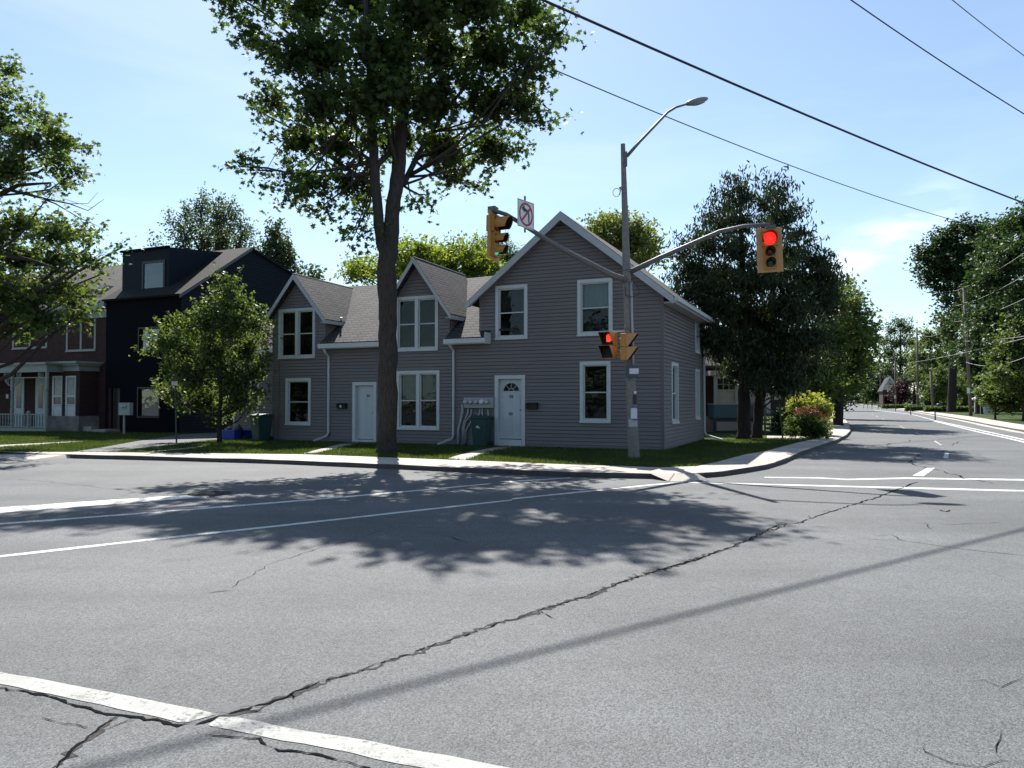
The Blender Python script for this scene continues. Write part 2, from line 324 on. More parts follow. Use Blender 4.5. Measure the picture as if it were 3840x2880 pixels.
M_pvc=mat('conduit_grey_plastic',(.36,.37,.38),.5,var=.08)
M_bin=mat('green_bin_plastic',(.012,.05,.045),.5,var=.15)
M_blue=mat('blue_bin_plastic',(.012,.05,.42),.45,var=.1)
M_bag=mat('black_bag_plastic',(.01,.01,.013),.3,bump=.6,bscale=9)
M_pole=mat('pole_concrete',(.20,.19,.175),.9,var=.18,scale=9,bump=.5,bscale=70)
M_arm=mat('galvanised_arm',(.13,.13,.132),.6,metal=.2,var=.2,scale=12)
M_yel=mat('signal_yellow',(.46,.205,.03),.5,var=.12,scale=8)
M_yel2=mat('signal_backboard',(.50,.26,.10),.55,var=.08,scale=8)
M_vis=mat('visor_inside_black',(.008,.008,.009),.7)
M_signw=mat('sign_white',(.70,.70,.69),.4,var=.04)
M_red=mat('sign_red',(.42,.02,.025),.5,var=.05)
M_paper=mat('paper_white',(.62,.63,.70),.8,var=.08)
M_paperd=mat('paper_blue_grey',(.10,.13,.19),.8,var=.3,scale=40)
M_wood=mat('utility_pole_wood',(.14,.115,.095),.9,var=.3,scale=5,stretch=(6,6,.6),bump=.4)
M_cable=mat('cable_black',(.012,.012,.013),.6)
M_cable2=mat('cable_grey',(.20,.20,.19),.6)
M_bark=mat('maple_bark',(.058,.05,.044),.95,var=.4,scale=5,stretch=(5,5,.9),bump=1.0,bscale=14,spec=.1)
M_bark2=mat('dark_bark',(.034,.028,.026),.95,var=.4,scale=5,stretch=(5,5,.8),bump=1.0,bscale=12,spec=.1)
M_lred=mat('lens_red_lit',(.3,.01,.01),.3,emis=(1,.012,.008),es=1.15)
M_lgreen=mat('lens_green_lit',(.0,.12,.08),.3,emis=(.03,.75,.45),es=.35)
M_lred_off=mat('lens_red_dark',(.09,.008,.012),.25)
M_lamb_off=mat('lens_amber_dark',(.10,.012,.012),.25)
M_lgrn_off=mat('lens_green_dark',(.006,.055,.045),.25)
M_hand=mat('hand_symbol_lit',(.4,.03,.01),.4,emis=(1,.05,.02),es=.7)
M_teal=mat('teal_board',(.045,.105,.13),.6,var=.12,stretch=(8,8,.3))
M_grey=mat('light_grey_metal',(.42,.43,.43),.45,metal=.3)
LF_maple=leafmat('maple_leaves',(.024,.046,.016),(.037,.066,.021),(.070,.102,.032),.38)
LF_left=leafmat('left_maple_leaves',(.032,.058,.018),(.055,.09,.030),(.14,.175,.08),.40)
LF_young=leafmat('young_tree_leaves',(.030,.055,.018),(.055,.088,.03),(.15,.19,.085),.38)
LF_bright=leafmat('bright_leaves',(.07,.105,.02),(.11,.15,.03),(.17,.21,.05),.42)
LF_mid=leafmat('mid_green_leaves',(.036,.062,.020),(.055,.088,.028),(.095,.13,.045),.38)
LF_grey=leafmat('greyish_leaves',(.034,.055,.030),(.05,.075,.038),(.09,.115,.065),.34)
LF_cedar=leafmat('cedar_foliage',(.014,.028,.013),(.024,.042,.018),(.058,.064,.03),.24,(1.6,1.6,.8))
LF_darkg=leafmat('dark_leaves',(.014,.032,.014),(.022,.046,.018),(.042,.072,.024),.32)
LF_lime=leafmat('lime_leaves',(.075,.105,.028),(.12,.145,.04),(.20,.22,.08),.38)
LF_pale=leafmat('pale_green_leaves',(.075,.10,.04),(.11,.14,.055),(.17,.20,.09),.4)
LF_purple=leafmat('purple_leaves',(.02,.008,.012),(.035,.012,.018),(.05,.02,.025),.25,(1.6,1,1))
LF_red=leafmat('red_flowers',(.09,.03,.025),(.15,.045,.035),(.20,.09,.06),.3,(1.4,1,1))
LF_yel=leafmat('sun_brightened_leaves',(.13,.16,.04),(.21,.24,.06),(.32,.33,.13),.4)  # yellow green brightened in colour to stand in for sun on the bush
LF_grass=leafmat('grass_blades',(.024,.045,.010),(.042,.072,.016),(.11,.125,.04),.30)

# ------------------------------------------------------------------ ground, roads, kerbs
def poly(name,pts,z,m,kind='structure'):
    b=MB();b.quad(*[(p[0],p[1],z) for p in pts]);o=b.build(name,m);
    if kind:o['kind']=kind
    return o
def dirv(n): return Vector((VX*n,VY*n,0))
poly('ground',[(-1500,-1500),(1500,-1500),(1500,2500),(-1500,2500)],-.05,M_soil)
poly('road',[(-400,-60),(400,-60),(400,700),(-400,700)],0,M_asph)
def g(px,py,z=0):return G(px,py,z)
leftA=W(-160,-10.2+1.6,0); leftA2=W(-160,-6.6,0)
kA=[leftA]+[g(*p) for p in ((217,1717),(640,1728),(1024,1739),(1500,1760),(1920,1780),(2137,1789),(2330,1793),(2475,1796),(2600,1795),(2701,1787),(2790,1774),(2875,1759),(2940,1738),(3005,1708),(3080,1681),(3140,1659),(3175,1640),(3190,1622),(3186,1598),(3167,1572),(3155,1555),(3144,1538),(3133,1523))]
kA+= [kA[-1]+(kA[-1]-kA[-2]).normalized()*300]
bA=[leftA2]+[g(*p,GZ) for p in ((0,1695),(434,1697),(1128,1704),(1476,1717),(1823,1730),(2137,1743),(2354,1749),(2475,1754),(2614,1749),(2701,1730),(2788,1706),(2875,1691),(2996,1659),(3060,1646),(3095,1638),(3107,1620),(3107,1590),(3107,1560),(3107,1540),(3107,1525))]
bA+=[bA[-1]+(kA[-1]-kA[-2]).normalized()*300]
def strip(name,a,b,z,m,label=None):
    """paving between two polylines, resampled"""
    def rs(P,n):
        P=[Vector((p[0],p[1])) for p in P];d=[0]
        for i in range(1,len(P)):d.append(d[-1]+(P[i]-P[i-1]).length)
        o=[];j=0
        for k in range(n):
            t=d[-1]*k/(n-1)
            while j<len(P)-2 and d[j+1]<t:j+=1
            f=(t-d[j])/max(1e-9,d[j+1]-d[j]);o.append(P[j].lerp(P[j+1],min(1,f)))
        return o
    return rs(a,80),rs(b,80)
def split(P,i0,i1):return P[i0:i1+1]
mbA=MB();mbB=MB();kb=MB();gut=MB()
# front-street pavement: pair kerb and back points by nearest projection
def paved(mb,ka,ba,z):
    n=40
    def rs(P):
        P=[Vector((p[0],p[1],z)) for p in P];d=[0]
        for i in range(1,len(P)):d.append(d[-1]+(P[i]-P[i-1]).length)
        o=[]
        for k in range(n+1):
            t=d[-1]*k/n;j=0
            while j<len(P)-2 and d[j+1]<t:j+=1
            f=(t-d[j])/max(1e-9,d[j+1]-d[j]);o.append(P[j].lerp(P[j+1],min(1,f)))
        return o
    a=[Vector((p.x,p.y,z-.034)) for p in rs(ka)];b=rs(ba)
    for i in range(n):mb.quad(a[i],a[i+1],b[i+1],b[i])
ZW=GZ+.006
paved(mbA,kA[0:2],bA[0:3],ZW)
paved(mbA,kA[1:6],bA[2:6],ZW)
paved(mbA,kA[5:9],bA[5:9],ZW)
paved(mbB,kA[8:15],bA[8:14],ZW)
paved(mbB,kA[14:19],bA[13:17],ZW)
paved(mbB,kA[18:24],bA[16:21],ZW)
paved(mbB,kA[23:25],bA[20:22],ZW)
o=mbA.build('sidewalk',M_walkA);o['kind']='structure'
o=mbB.build('sidewalk',M_walkB);o['kind']='structure'
def kerb(pts,name,w=.035,h=ZW-.030,inner=1,gutter=None,dip=None,m=M_kerb):
    b=MB();P=[Vector((p[0],p[1],0)) for p in pts];Q=[]
    # resample for a slightly wobbly old kerb
    rng=random.Random(5);PP=[]
    for i in range(len(P)-1):
        l=(P[i+1]-P[i]).length;n=max(1,min(40,int(l/.7)))
        for k in range(n):PP.append(P[i].lerp(P[i+1],k/n))
    PP.append(P[-1])
    for i,p in enumerate(PP):
        t=(PP[min(i+1,len(PP)-1)]-PP[max(i-1,0)]).normalized();nn=Vector((-t.y,t.x,0))*inner
        hh=h
        if dip:
            for (c,r,lo) in dip:
                d=(p-Vector((c[0],c[1],0))).length
                if d<r:hh=min(hh,lo+(h-lo)*max(0,(d-r*.7)/(r*.3)))
        Q.append((p+nn*rng.uniform(-.015,.015),p+nn*w,hh+rng.uniform(-.006,.006)))
    for i in range(len(Q)-1):
        a,b2,h1=Q[i];c,d,h2=Q[i+1]
        b.quad((a.x,a.y,-.03),(c.x,c.y,-.03),(c.x,c.y,h2),(a.x,a.y,h1))
        b.quad((a.x,a.y,h1),(c.x,c.y,h2),(d.x,d.y,h2),(b2.x,b2.y,h1))
    o=b.build(name,m);o['kind']='structure';return o
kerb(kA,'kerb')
ap=MB();pa=kA[0];pb=kA[1]+Vector((.3,-.05,0));dn=Vector((-(pb-pa).y,(pb-pa).x,0)).normalized()*-1
for (qa,qb,ww) in ((pa,pb,.75),(g(2440,1796),g(2615,1795.5),.5)):
    t_=(qb-qa).normalized();dn=Vector((t_.y,-t_.x,0));qb2=qb-t_*.3 if ww>.6 else qb-t_*.25;qa2=qa+t_*.25
    ap.quad((qa.x,qa.y,ZW-.028),(qb.x,qb.y,ZW-.028),(qb2+dn*ww)[:2]+(.003,),(qa2+dn*ww)[:2]+(.003,))
    ap.quad((qb.x,qb.y,ZW-.028),(qb+t_*.2).to_2d()[:]+(.002,),(qb2+dn*ww)[:2]+(.003,))
o=ap.build('kerb_ramp',M_walkA);o['kind']='structure'
# lawn block behind the pavement
lawnL=[p for p in bA[1:-1]]
pl=[Vector((p[0],p[1],0)) for p in kA[1:]]
# lawn sheet lies under the pavement up to the kerb
inner=[]
for i,p in enumerate(pl):
    t=(pl[min(i+1,len(pl)-1)]-pl[max(i-1,0)]).normalized();inner.append(p+Vector((-t.y,t.x,0))*.1)
poly('lawn',bA+[Vector((-100,700,0)),Vector((-400,600,0)),Vector((-400,bA[0].y,0))],GZ,M_soil)
# right-hand block
kR=[g(3840,1621)+Vector((-3.5,-8.3,0))*2.2,g(3840,1621),g(3721,1599),g(3621,1578),g(3509,1558),g(3440,1546),g(3364,1534),g(3266,1521)]
kR+=[kR[-1]+(kR[-1]-kR[-2]).normalized()*250]
bR=[g(3840,1595,GZ)+Vector((-3.5,-8.3,0))*2.2,g(3840,1595,GZ),g(3721,1574,GZ),g(3621,1559.5,GZ),g(3530,1549,GZ),g(3470,1541,GZ),g(3390,1531.5,GZ),g(3275,1520.5,GZ)]
bR+=[bR[-1]+(kR[-1]-kR[-2]).normalized()*250]
mr_=MB();paved(mr_,kR,bR,ZW);o=mr_.build('sidewalk',M_walkB);o['kind']='structure'
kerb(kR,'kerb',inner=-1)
innr=[]
for i,p in enumerate(kR):
    t=(kR[min(i+1,len(kR)-1)]-kR[max(i-1,0)]).normalized();innr.append(p-Vector((-t.y,t.x,0))*.1)
poly('lawn',bR+[Vector((399,699,0)),Vector((399,bR[0].y,0))],GZ,M_soil)
gs=MB();
for i in range(len(kR)-1):
    a,b_=kR[i],kR[i+1];t=(b_-a).normalized();nn=Vector((-t.y,t.x,0))
    gs.quad((a.x,a.y,.004),(b_.x,b_.y,.004),((b_+nn*.45).x,(b_+nn*.45).y,.004),((a+nn*.45).x,(a+nn*.45).y,.004))
o=gs.build('gutter',M_walkB);o['kind']='structure'
# paths and driveway  (R1 zoom: source = x/1.508, 700+y/1.508)
def r1(x,y):return (x/1.508,700+y/1.508)
def r2(x,y):return (900+x/1.843,900+y/1.843)
def r3(x,y):return (1650+x/1.58,750+y/1.58)
def r7(x,y):return (400+x/2.074,900+y/2.074)
def rr2(x,y):return (1920+x/1.152,1600+y/1.152)
def gp(name,pts,z,m):
    return poly(name,[G(a,b,GZ) for a,b in pts],z,m)
gp('driveway',[r1(400,1502),r1(640,1502),r1(840,1482),r1(1040,1452),r1(1330,1424),r1(1330,1388),r1(1020,1402),r1(770,1440),r1(560,1478)],GZ+.004,M_drive)
gp('path',[r1(850,1503),r1(1075,1486),r1(1195,1466),r1(1160,1466),r1(1020,1481),r1(820,1500)],GZ+.005,M_path)
gp('path',[r1(-60,1478),r1(200,1462),r1(470,1443),r1(470,1438),r1(200,1452),r1(-60,1464)],GZ+.005,M_path)
gp('path',[r2(425,1478),r2(520,1475),r2(800,1412),r2(760,1408),r2(690,1410)],GZ+.005,M_path)
gp('path',[r2(1425,1512),r2(1560,1522),r2(1700,1468),r2(1890,1434),r2(1760,1434),r2(1600,1462)],GZ+.005,M_path)
def f3(x,y):return (2600+x/4.096,1340+y/4.096)
gp('path',[f3(1490,1172),f3(1760,1190),f3(1890,1215),f3(1650,1262),f3(1440,1250),f3(1130,1245),f3(1130,1205),f3(1450,1215)],GZ+.005,M_path)

# markings: sheets 4 mm above the road, pixel pairs -> ground
def mark(name,pts,m=M_mark,z=.003,kind='structure',jit=0,seed=1):
    """pts = [(x_far,y_far,x_near,y_near),...] cross-sections"""
    b=MB();rng=random.Random(seed);S=[]
    for i in range(len(pts)-1):
        p,q=pts[i],pts[i+1];a0,a1=G(p[0],p[1]),G(p[2],p[3]);b0,b1=G(q[0],q[1]),G(q[2],q[3])
        n=max(1,int((b0-a0).length/.12)) if jit else 1
        n=min(n,160)
        for k in range(n+(1 if i==len(pts)-2 else 0)):
            S.append([a0.lerp(b0,k/n),a1.lerp(b1,k/n)])
    for s in S:
        if jit:
            d=(s[1]-s[0]).normalized();s[0]=s[0]+d*rng.uniform(-jit,jit);s[1]=s[1]+d*rng.uniform(-jit,jit)
    for i in range(len(S)-1):b.quad((S[i][0].x,S[i][0].y,z),(S[i][1].x,S[i][1].y,z),(S[i+1][1].x,S[i+1][1].y,z),(S[i+1][0].x,S[i+1][0].y,z))
    o=b.build(name,m)
    if kind:o['kind']=kind
    return o
def rb(x,y):return (x/1.152,1600+y/1.152)
def fz(x,y):return (x/1.58,2400+y/1.58)
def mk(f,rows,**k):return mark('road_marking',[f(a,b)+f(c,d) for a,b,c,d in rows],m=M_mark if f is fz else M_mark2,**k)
mk(fz,[(-60,180,-60,245),(0,193,0,262),(400,262,400,345),(800,340,800,430),(1060,392,1060,490),(1290,440,1110,490)],jit=.008,seed=3)
mk(fz,[(1290,462,1225,512),(1400,462,1400,545),(1800,538,1800,620),(2212,608,2212,700),(3000,752,3000,870),(3800,900,3800,1050)],jit=.01,seed=4)
mk(rb,[(-40,352,-40,376),(0,349,0,372),(400,322,400,343),(700,302,700,319),(840,296,840,309),(905,299,890,309)],jit=.012,seed=5)
mk(rb,[(-40,420,-40,427),(0,417,0,424),(600,373,600,379),(1200,325,1200,331),(1700,283,1700,288),(2120,245,2120,249)],jit=.006,seed=6)
mk(rb,[(-40,561,-40,569),(0,557,0,566),(600,490,600,498),(1200,426,1200,433),(1700,371,1700,377),(2212,315,2212,320)],jit=.006,seed=7)
mk(rr2,[(-10,236,-10,240),(250,220,250,223)],jit=.005,seed=8)
mk(rr2,[(0,310,0,315),(400,270,400,275),(600,250,600,254),(740,238,745,243)],jit=.006,seed=9)
mk(rr2,[(760,238,760,243),(1200,250,1200,255),(1700,262,1700,268),(2260,276,2260,283)],jit=.008,seed=10)
mk(rr2,[(1090,217,1090,221),(1330,220,1330,224),(1450,226,1450,231),(1700,220,1700,226),(2260,228,2260,234)],jit=.008,seed=11)
mk(rr2,[(1795,178,1730,212),(1828,178,1778,214)],seed=12)
mk(rr2,[(1870,112,1863,136),(1888,112,1884,137)],seed=12)
def f4(x,y):return (3000+x/2.633,1200+y/2.633)
for a in ((1318,1195,1385,1236,1340,1193,1405,1236),(1132,1108,1182,1138,1146,1108,1198,1138),(982,1048,1022,1070,993,1048,1038,1071),(810,974,832,989,818,974,838,990),(752,948,766,958,760,948,772,958),(706,928,716,937,713,928,722,937)):
    mark('road_marking',[f4(a[0],a[1])+f4(a[4],a[5]),f4(a[2],a[3])+f4(a[6],a[7])])
def f5(x,y):return (3440+x/5.53,1380+y/5.53)
mk(f5,[(-900,870,-900,874),(-200,950,-200,956),(0,985,0,993),(370,1085,360,1094),(1000,1218,985,1230),(2000,1430,1975,1446),(2600,1560,2570,1580)])
mk(f5,[(370,1096,330,1104),(800,1205,780,1215),(1300,1325,1275,1337),(1850,1440,1820,1455),(2500,1590,2460,1610)])
# cracks
def crack(name,pix,w,seed,m=M_crack,z=.0045,jag=.05,step=.12,f=None):
    rng=random.Random(seed);P=[G(*(f(a,b) if f else (a,b))) for a,b in pix];pts=[]
    if not isinstance(w,(list,tuple)):w=[w]*len(P)
    for i in range(len(P)-1):
        l=(P[i+1]-P[i]).length;n=max(2,min(120,int(l/step)))
        for k in range(n):pts.append((P[i].lerp(P[i+1],k/n),w[i]+(w[i+1]-w[i])*k/n))
    pts.append((P[-1],w[-1]));b=MB();prev=None;off=0
    for i,(p,ww) in enumerate(pts):
        t=(pts[min(i+1,len(pts)-1)][0]-pts[max(i-1,0)][0]).normalized();n=Vector((-t.y,t.x,0))
        off=off*.6+rng.uniform(-jag,jag);wr=ww*rng.choice((.15,.4,.7,1.1,1.7));wl=ww*rng.choice((.15,.4,.7,1.1,1.7))
        if i in(0,len(pts)-1):wr=wl=ww*.1
        a=p+n*(off+wl/2);c=p+n*(off-wr/2)
        if prev:b.quad((prev[0].x,prev[0].y,z),(prev[1].x,prev[1].y,z),(c.x,c.y,z),(a.x,a.y,z))
        prev=(a,c)
    o=b.build(name,m);o['kind']='structure';return o
main=[fz(1150,505),fz(1300,450),fz(1440,425),fz(1650,350),fz(1880,262),fz(2212,150)]+[rr2(-10,838),rr2(120,795),rr2(330,730),rr2(520,658),rr2(640,620),rr2(800,572),rr2(1020,492),rr2(1090,455),rr2(1150,425),rr2(1230,418),rr2(1400,360),rr2(1560,312),rr2(1750,240)]
crack('road_crack',main,[.026,.02,.022,.02,.014,.010,.009,.011,.014,.016,.019,.028,.017,.016,.016,.016,.024,.036,.036],11,jag=.016,step=.035)
crack('road_crack',main[1:14],[.03,.05,.045,.03,.03,.04,.06,.065,.05,.05,.05,.04,.03],12,m=M_crackedge,z=.002,jag=.03,step=.035)
crack('tar_smear',[fz(1130,425),fz(1300,415),fz(1480,385),fz(1700,330),fz(1900,270)],[.03,.08,.09,.05,.02],99,m=M_stain,z=.0012,jag=.02,step=.03)
_r=random.Random(77)
for i in range(26):
    k=_r.randrange(2,len(main)-2);t=_r.random();a=Vector(main[k]).lerp(Vector(main[k+1]),t);b_=a+Vector((_r.uniform(-90,90),_r.uniform(-26,26)))*(1.2 if k<8 else .5)
    crack('road_crack',[tuple(a),tuple(a.lerp(b_,.5)+Vector((0,_r.uniform(-6,6)))),tuple(b_)],.006+.004*_r.random()+(0.006 if k>10 else 0),200+i,jag=.01,step=.04)
crack('road_crack',[(-30,280),(0,283),(240,335),(430,385),(690,445),(830,465),(1060,508),(1150,495)],[.012,.014,.02,.016,.022,.02,.03,.02],13,f=fz,jag=.012,step=.04)
crack('road_crack',[(1230,558),(1380,578),(1530,590),(1660,655),(1780,660),(1950,705),(2120,750),(2300,820)],[.012,.010,.014,.014,.012,.016,.016,.02],14,f=fz,jag=.012,step=.04)
crack('road_crack',[(700,445),(600,520),(470,620),(330,750),(230,850)],[.012,.016,.014,.012,.012],15,f=fz,jag=.014,step=.04)
crack('road_crack',[(700,450),(590,540),(430,650),(330,760)],[.02,.045,.05,.03],16,f=fz,m=M_crackedge,z=.002,jag=.02,step=.03)
crack('road_crack',[(240,460),(400,495),(560,525)],.006,17,f=fz,jag=.012,step=.05)
crack('road_crack',[(800,470),(700,510),(600,540)],.006,18,f=fz,jag=.012,step=.05)
crack('road_crack',[(1000,700),(1150,600),(1400,520),(1560,480),(1690,430)],.006,19,f=rb,jag=.03)
crack('road_crack',[(1820,462),(1920,472),(2030,500)],.012,20,f=rb,jag=.03)
crack('road_crack',[(880,720),(960,712),(1040,706)],.012,21,f=rb,jag=.02)
crack('road_crack',[(1505,485),(1700,495),(1850,518),(2000,535),(2212,558)],.012,22,f=rr2,jag=.03)
crack('road_crack',[(1540,470),(1640,468),(1700,496)],.010,23,f=rr2,jag=.03)
crack('road_crack',[(1640,398),(1780,418),(1900,425),(2120,415)],.010,24,f=rr2,jag=.04)
crack('road_crack',[(1780,418),(1820,445)],.012,25,f=rr2,jag=.03)
crack('road_crack',[(1762,122),(1710,155),(1870,195),(1980,228),(2060,246)],.035,26,f=rr2,jag=.05)
crack('road_crack',[(1950,1100),(2040,1098),(2110,1125),(2212,1090)],.006,27,f=rr2,jag=.02)
crack('road_crack',[(1760,1380),(1800,1400),(1900,1440),(2010,1455),(2212,1440)],.006,28,f=rr2,jag=.03)
crack('road_crack',[(2110,1310),(2080,1380),(2100,1450)],.007,29,f=rr2,jag=.02)
crack('road_crack',[(1850,360),(1870,366),(1900,362)],.06,30,f=rr2,jag=.03)
crack('road_crack',[(0,225),(180,235),(420,262),(700,295)],.010,31,f=rb,jag=.03)
crack('road_crack',[(760,262),(880,275),(1050,286),(1150,298),(1380,290)],.012,32,f=rb,jag=.03)
for i,(pts,w) in enumerate([([(1500,1240),(1560,1200),(1580,1195)],.03),([(1420,1300),(1440,1285),(1500,1290)],.05),([(1540,1210),(1640,1215),(1740,1220)],.04),([(850,1240),(900,1215)],.03),([(1060,1200),(1085,1182)],.03)]):
    crack('road_crack',pts,w,40+i,f=f4,jag=.05)
mh=MB();c=G(*rb(905,290));mh.lathe((c.x,c.y,.0),[(.36,.004),(.36,.007),(.30,.007),(.30,.006),(.05,.006)],24);T(mh.build('manhole_cover',M_crackedge),'round iron manhole cover set in the road under the maple shadow','manhole cover')

# ------------------------------------------------------------------ clapboard walls
def clap(mb,fn,z0,z1,srange,openings=(),pitch=.115,proud=.022,extra=()):
    zs=[z0+i*pitch for i in range(int((z1-z0)/pitch)+2)]
    laps=[z for z in zs if z<z1]
    br=set(laps)|{z0,z1}|set(extra)|{z+pitch*.84 for z in laps if z+pitch*.84<z1}
    for o in openings:
        if z0<o[2]<z1:br.add(o[2])
        if z0<o[3]<z1:br.add(o[3])
    br=sorted(br);br=[b for i,b in enumerate(br) if i==0 or b-br[i-1]>1e-5]
    def off(z,up):
        k=(z-z0)/pitch;fr=k-math.floor(k+1e-6)
        if up and fr<1e-4:fr=0
        if (not up) and fr<1e-4:fr=1
        return proud*(1-fr) if fr<=.841 else proud*.16+(-.5*proud-proud*.16)*(fr-.84)/.16
    def segs(a,b,zm):
        S=[(a,b)]
        for o in openings:
            if o[2]<zm<o[3]:
                n=[]
                for s in S:
                    if o[1]<=s[0] or o[0]>=s[1]:n.append(s);continue
                    if o[0]>s[0]:n.append((s[0],o[0]))
                    if o[1]<s[1]:n.append((o[1],s[1]))
                S=n
        return S
    for i in range(len(br)-1):
        a,b=br[i],br[i+1];zm=(a+b)/2;r0=srange(a+1e-5);r1_=srange(b-1e-5)
        oa,ob=off(a,True),off(b,False)
        sg=segs(r0[0],r0[1],zm)
        for (s0,s1) in sg:
            t0=r1_[0] if s0==r0[0] else s0;t1=r1_[1] if s1==r0[1] else s1
            mb.quad(fn(s0,a,oa),fn(s1,a,oa),fn(t1,b,ob),fn(t0,b,ob))
        if any(abs(a-l)<1e-5 for l in laps):
            for (s0,s1) in sg:mb.quad(fn(s0,a,-.5*proud),fn(s1,a,-.5*proud),fn(s1,a,proud),fn(s0,a,proud))
    return mb
# frames for building windows on any wall: X along wall, outward = -Y after placement matrix
def frameM(origin,axis):
    """axis 'f' front wall (outward -y), 'r' right wall (outward +x; local x -> +y)"""
    if axis=='f':return Matrix.Translation(origin)
    return Matrix.Translation(origin)@Matrix.Rotation(R(90),4,'Z')
def window(parent,origin,w,h,axis='f',kind='double_hung',cas=.11,mull=1,cover=None,glass=None,name='window',fm=None,proud=.035,bottom_cover=None,sill=True,rec=.05):
    """origin = lower left outer corner of the casing. Casing, sashes, panes, curtain."""
    M=frameM(origin,axis);fm=fm or M_white;glass=glass or M_glass
    b=MB();p=-proud
    b.box(0,cas,p,.10,0,h,M).box(w-cas,w,p,.10,0,h,M).box(cas,w-cas,p,.10,h-cas,h,M).box(cas,w-cas,p-.012,.10,0,cas*.9,M)
    if sill:b.box(-.012,w+.012,p-.03,p-.0125,-.005,.05,M)
    iw=w-2*cas
    mw=.13 if mull>1 else 0
    if mull>1:b.box(w/2-mw/2,w/2+mw/2,p+.006,.10,cas*.9,h-cas,M)
    win=b.build(name,fm,parent)
    pw=(iw-mw*(mull-1))/mull
    for k in range(mull):
        x0=cas+k*(pw+mw);x1=x0+pw;z0=cas*.9;z1=h-cas;zm=z0+(z1-z0)*.5
        s=MB();t=.035
        ra,rb_=rec-.02,rec+.012
        if kind=='double_hung':
            s.box(x0,x0+t,ra,rb_+.03,z0,z1,M).box(x1-t,x1,ra,rb_+.03,z0,z1,M).box(x0+t,x1-t,ra,rb_+.03,z1-t,z1,M).box(x0+t,x1-t,ra-.012,rb_+.03,z0,z0+t*1.2,M).box(x0+t,x1-t,ra-.012,rb_+.03,zm-.025,zm+.012,M)
        else:
            s.box(x0,x0+t,ra,rb_,z0,z1,M).box(x1-t,x1,ra,rb_,z0,z1,M).box(x0+t,x1-t,ra,rb_,z1-t,z1,M).box(x0+t,x1-t,ra,rb_,z0,z0+t,M)
            if kind=='mid':s.box(x0+t,x1-t,ra+.004,rb_,zm-.02,zm+.015,M)
        s.build('sash',fm,win)
        MB().quad(*[M@Vector(q) for q in ((x0+t,rec+.02,z0+t),(x1-t,rec+.02,z0+t),(x1-t,rec+.02,z1-t),(x0+t,rec+.02,z1-t))]).build('pane',glass,win)
        for cv,ca,cb in ((cover,zm,z1),(bottom_cover,z0,zm)):
            if cv:
                c=MB();n=int(pw/.04);pp=[]
                for i in range(n+1):
                    x=x0+.01+(pw-.02)*i/n;y=rec+.10+(.018*math.sin(i*1.9)+.01*math.sin(i*.7) if cv is not M_blind else 0);pp.append((x,y))
                for i in range(n):c.quad(*[M@Vector(q) for q in ((pp[i][0],pp[i][1],ca),(pp[i+1][0],pp[i+1][1],ca),(pp[i+1][0],pp[i+1][1],cb),(pp[i][0],pp[i][1],cb))])
                c.build('curtain' if cv is not M_blind else 'blind',cv,win)
    return win,(origin[0] if axis=='f' else origin[1])
def opening(x,w,z,h,i=.05):return (x+i,x+w-i,z+i,z+h-i)

# ------------------------------------------------------------------ the grey corner house
gh=empty('grey_house',OG,TH,'grey clapboard corner house with white trimmed windows, two small front gables and one big gable','house')
UL,UR=-9.76,4.95; GU0,GU1=-1.12,4.95; DEP=6.95
PK=(1.84,7.30); EV=4.78      # big gable peak (wall plane), wall height at the sides
wins=[(-9.49,3.04,1.69,1.86,2,'double_hung',None,None),(-9.14,.58,1.16,1.735,1,'mid',None,None),(-4.36,3.18,1.69,1.885,2,'double_hung',None,None),
 (-4.30,.49,1.69,2.02,2,'double_hung',M_blind,None),(-.53,3.46,1.13,1.76,1,'double_hung',M_dcurt,None),(2.28,3.48,1.13,1.755,1,'double_hung',M_curt,None),(2.355,.80,.985,1.89,1,'mid',None,None)]
doors=[(-6.14,0.0,1.01,2.145),(-.555,0.0,1.07,2.305)]
ops=[opening(w[0],w[2],w[1],w[3]) for w in wins]+[(d[0]+.05,d[0]+d[2]-.05,-.1,d[3]-.05) for d in doors]
sl=(PK[1]-EV)/(GU1-PK[0])
D1P,D1H=-8.56,5.98; D2P,D2H=-3.47,6.20; DE=4.62   # dormer peaks / side height
def front_range(z):
    # lower, full width wall
    return (UL,UR)
wall=MB();fn=lambda s,z,o:(s,-o,z)
clap(wall,fn,-.12,3.56,lambda z:(UL,UR),ops)
# between: sections above 3.56
def dorm_range(pk,hh,l,r):
    def f(z):
        if z<=DE:return (l,r)
        k=(hh-z)/(hh-DE);return (pk-(pk-l)*k,pk+(r-pk)*k)
    return f
def sect(l,r,top,rng,extra=()):
    global wall
    k=int(math.ceil((3.56+.12)/.115))
    # keep the courses aligned with the wall below
    z0=-.12+.115*32
    clap(wall,fn,z0,top,rng,ops,extra=extra)
zj=-.12+.115*32
for (l,r) in ((UL,-7.33),(-4.65,-2.22),(GU0,GU1)):
    wall.quad(fn(l,3.56,0),fn(r,3.56,0),fn(r,zj,0),fn(l,zj,0))
sect(UL,-7.33,D1H,dorm_range(D1P,D1H,UL,-7.33),(DE,))
sect(-4.65,-2.22,D2H,dorm_range(D2P,D2H,-4.65,-2.22),(DE,))
def bigr(z):
    if z<=EV:return (GU0,GU1)
    return (max(GU0,PK[0]-(PK[1]-z)/sl),min(GU1,PK[0]+(PK[1]-z)/sl))
sect(GU0,GU1,PK[1],bigr,(EV,PK[1]-(PK[0]-GU0)*sl))
wl=wall.build('wall',M_side,gh)
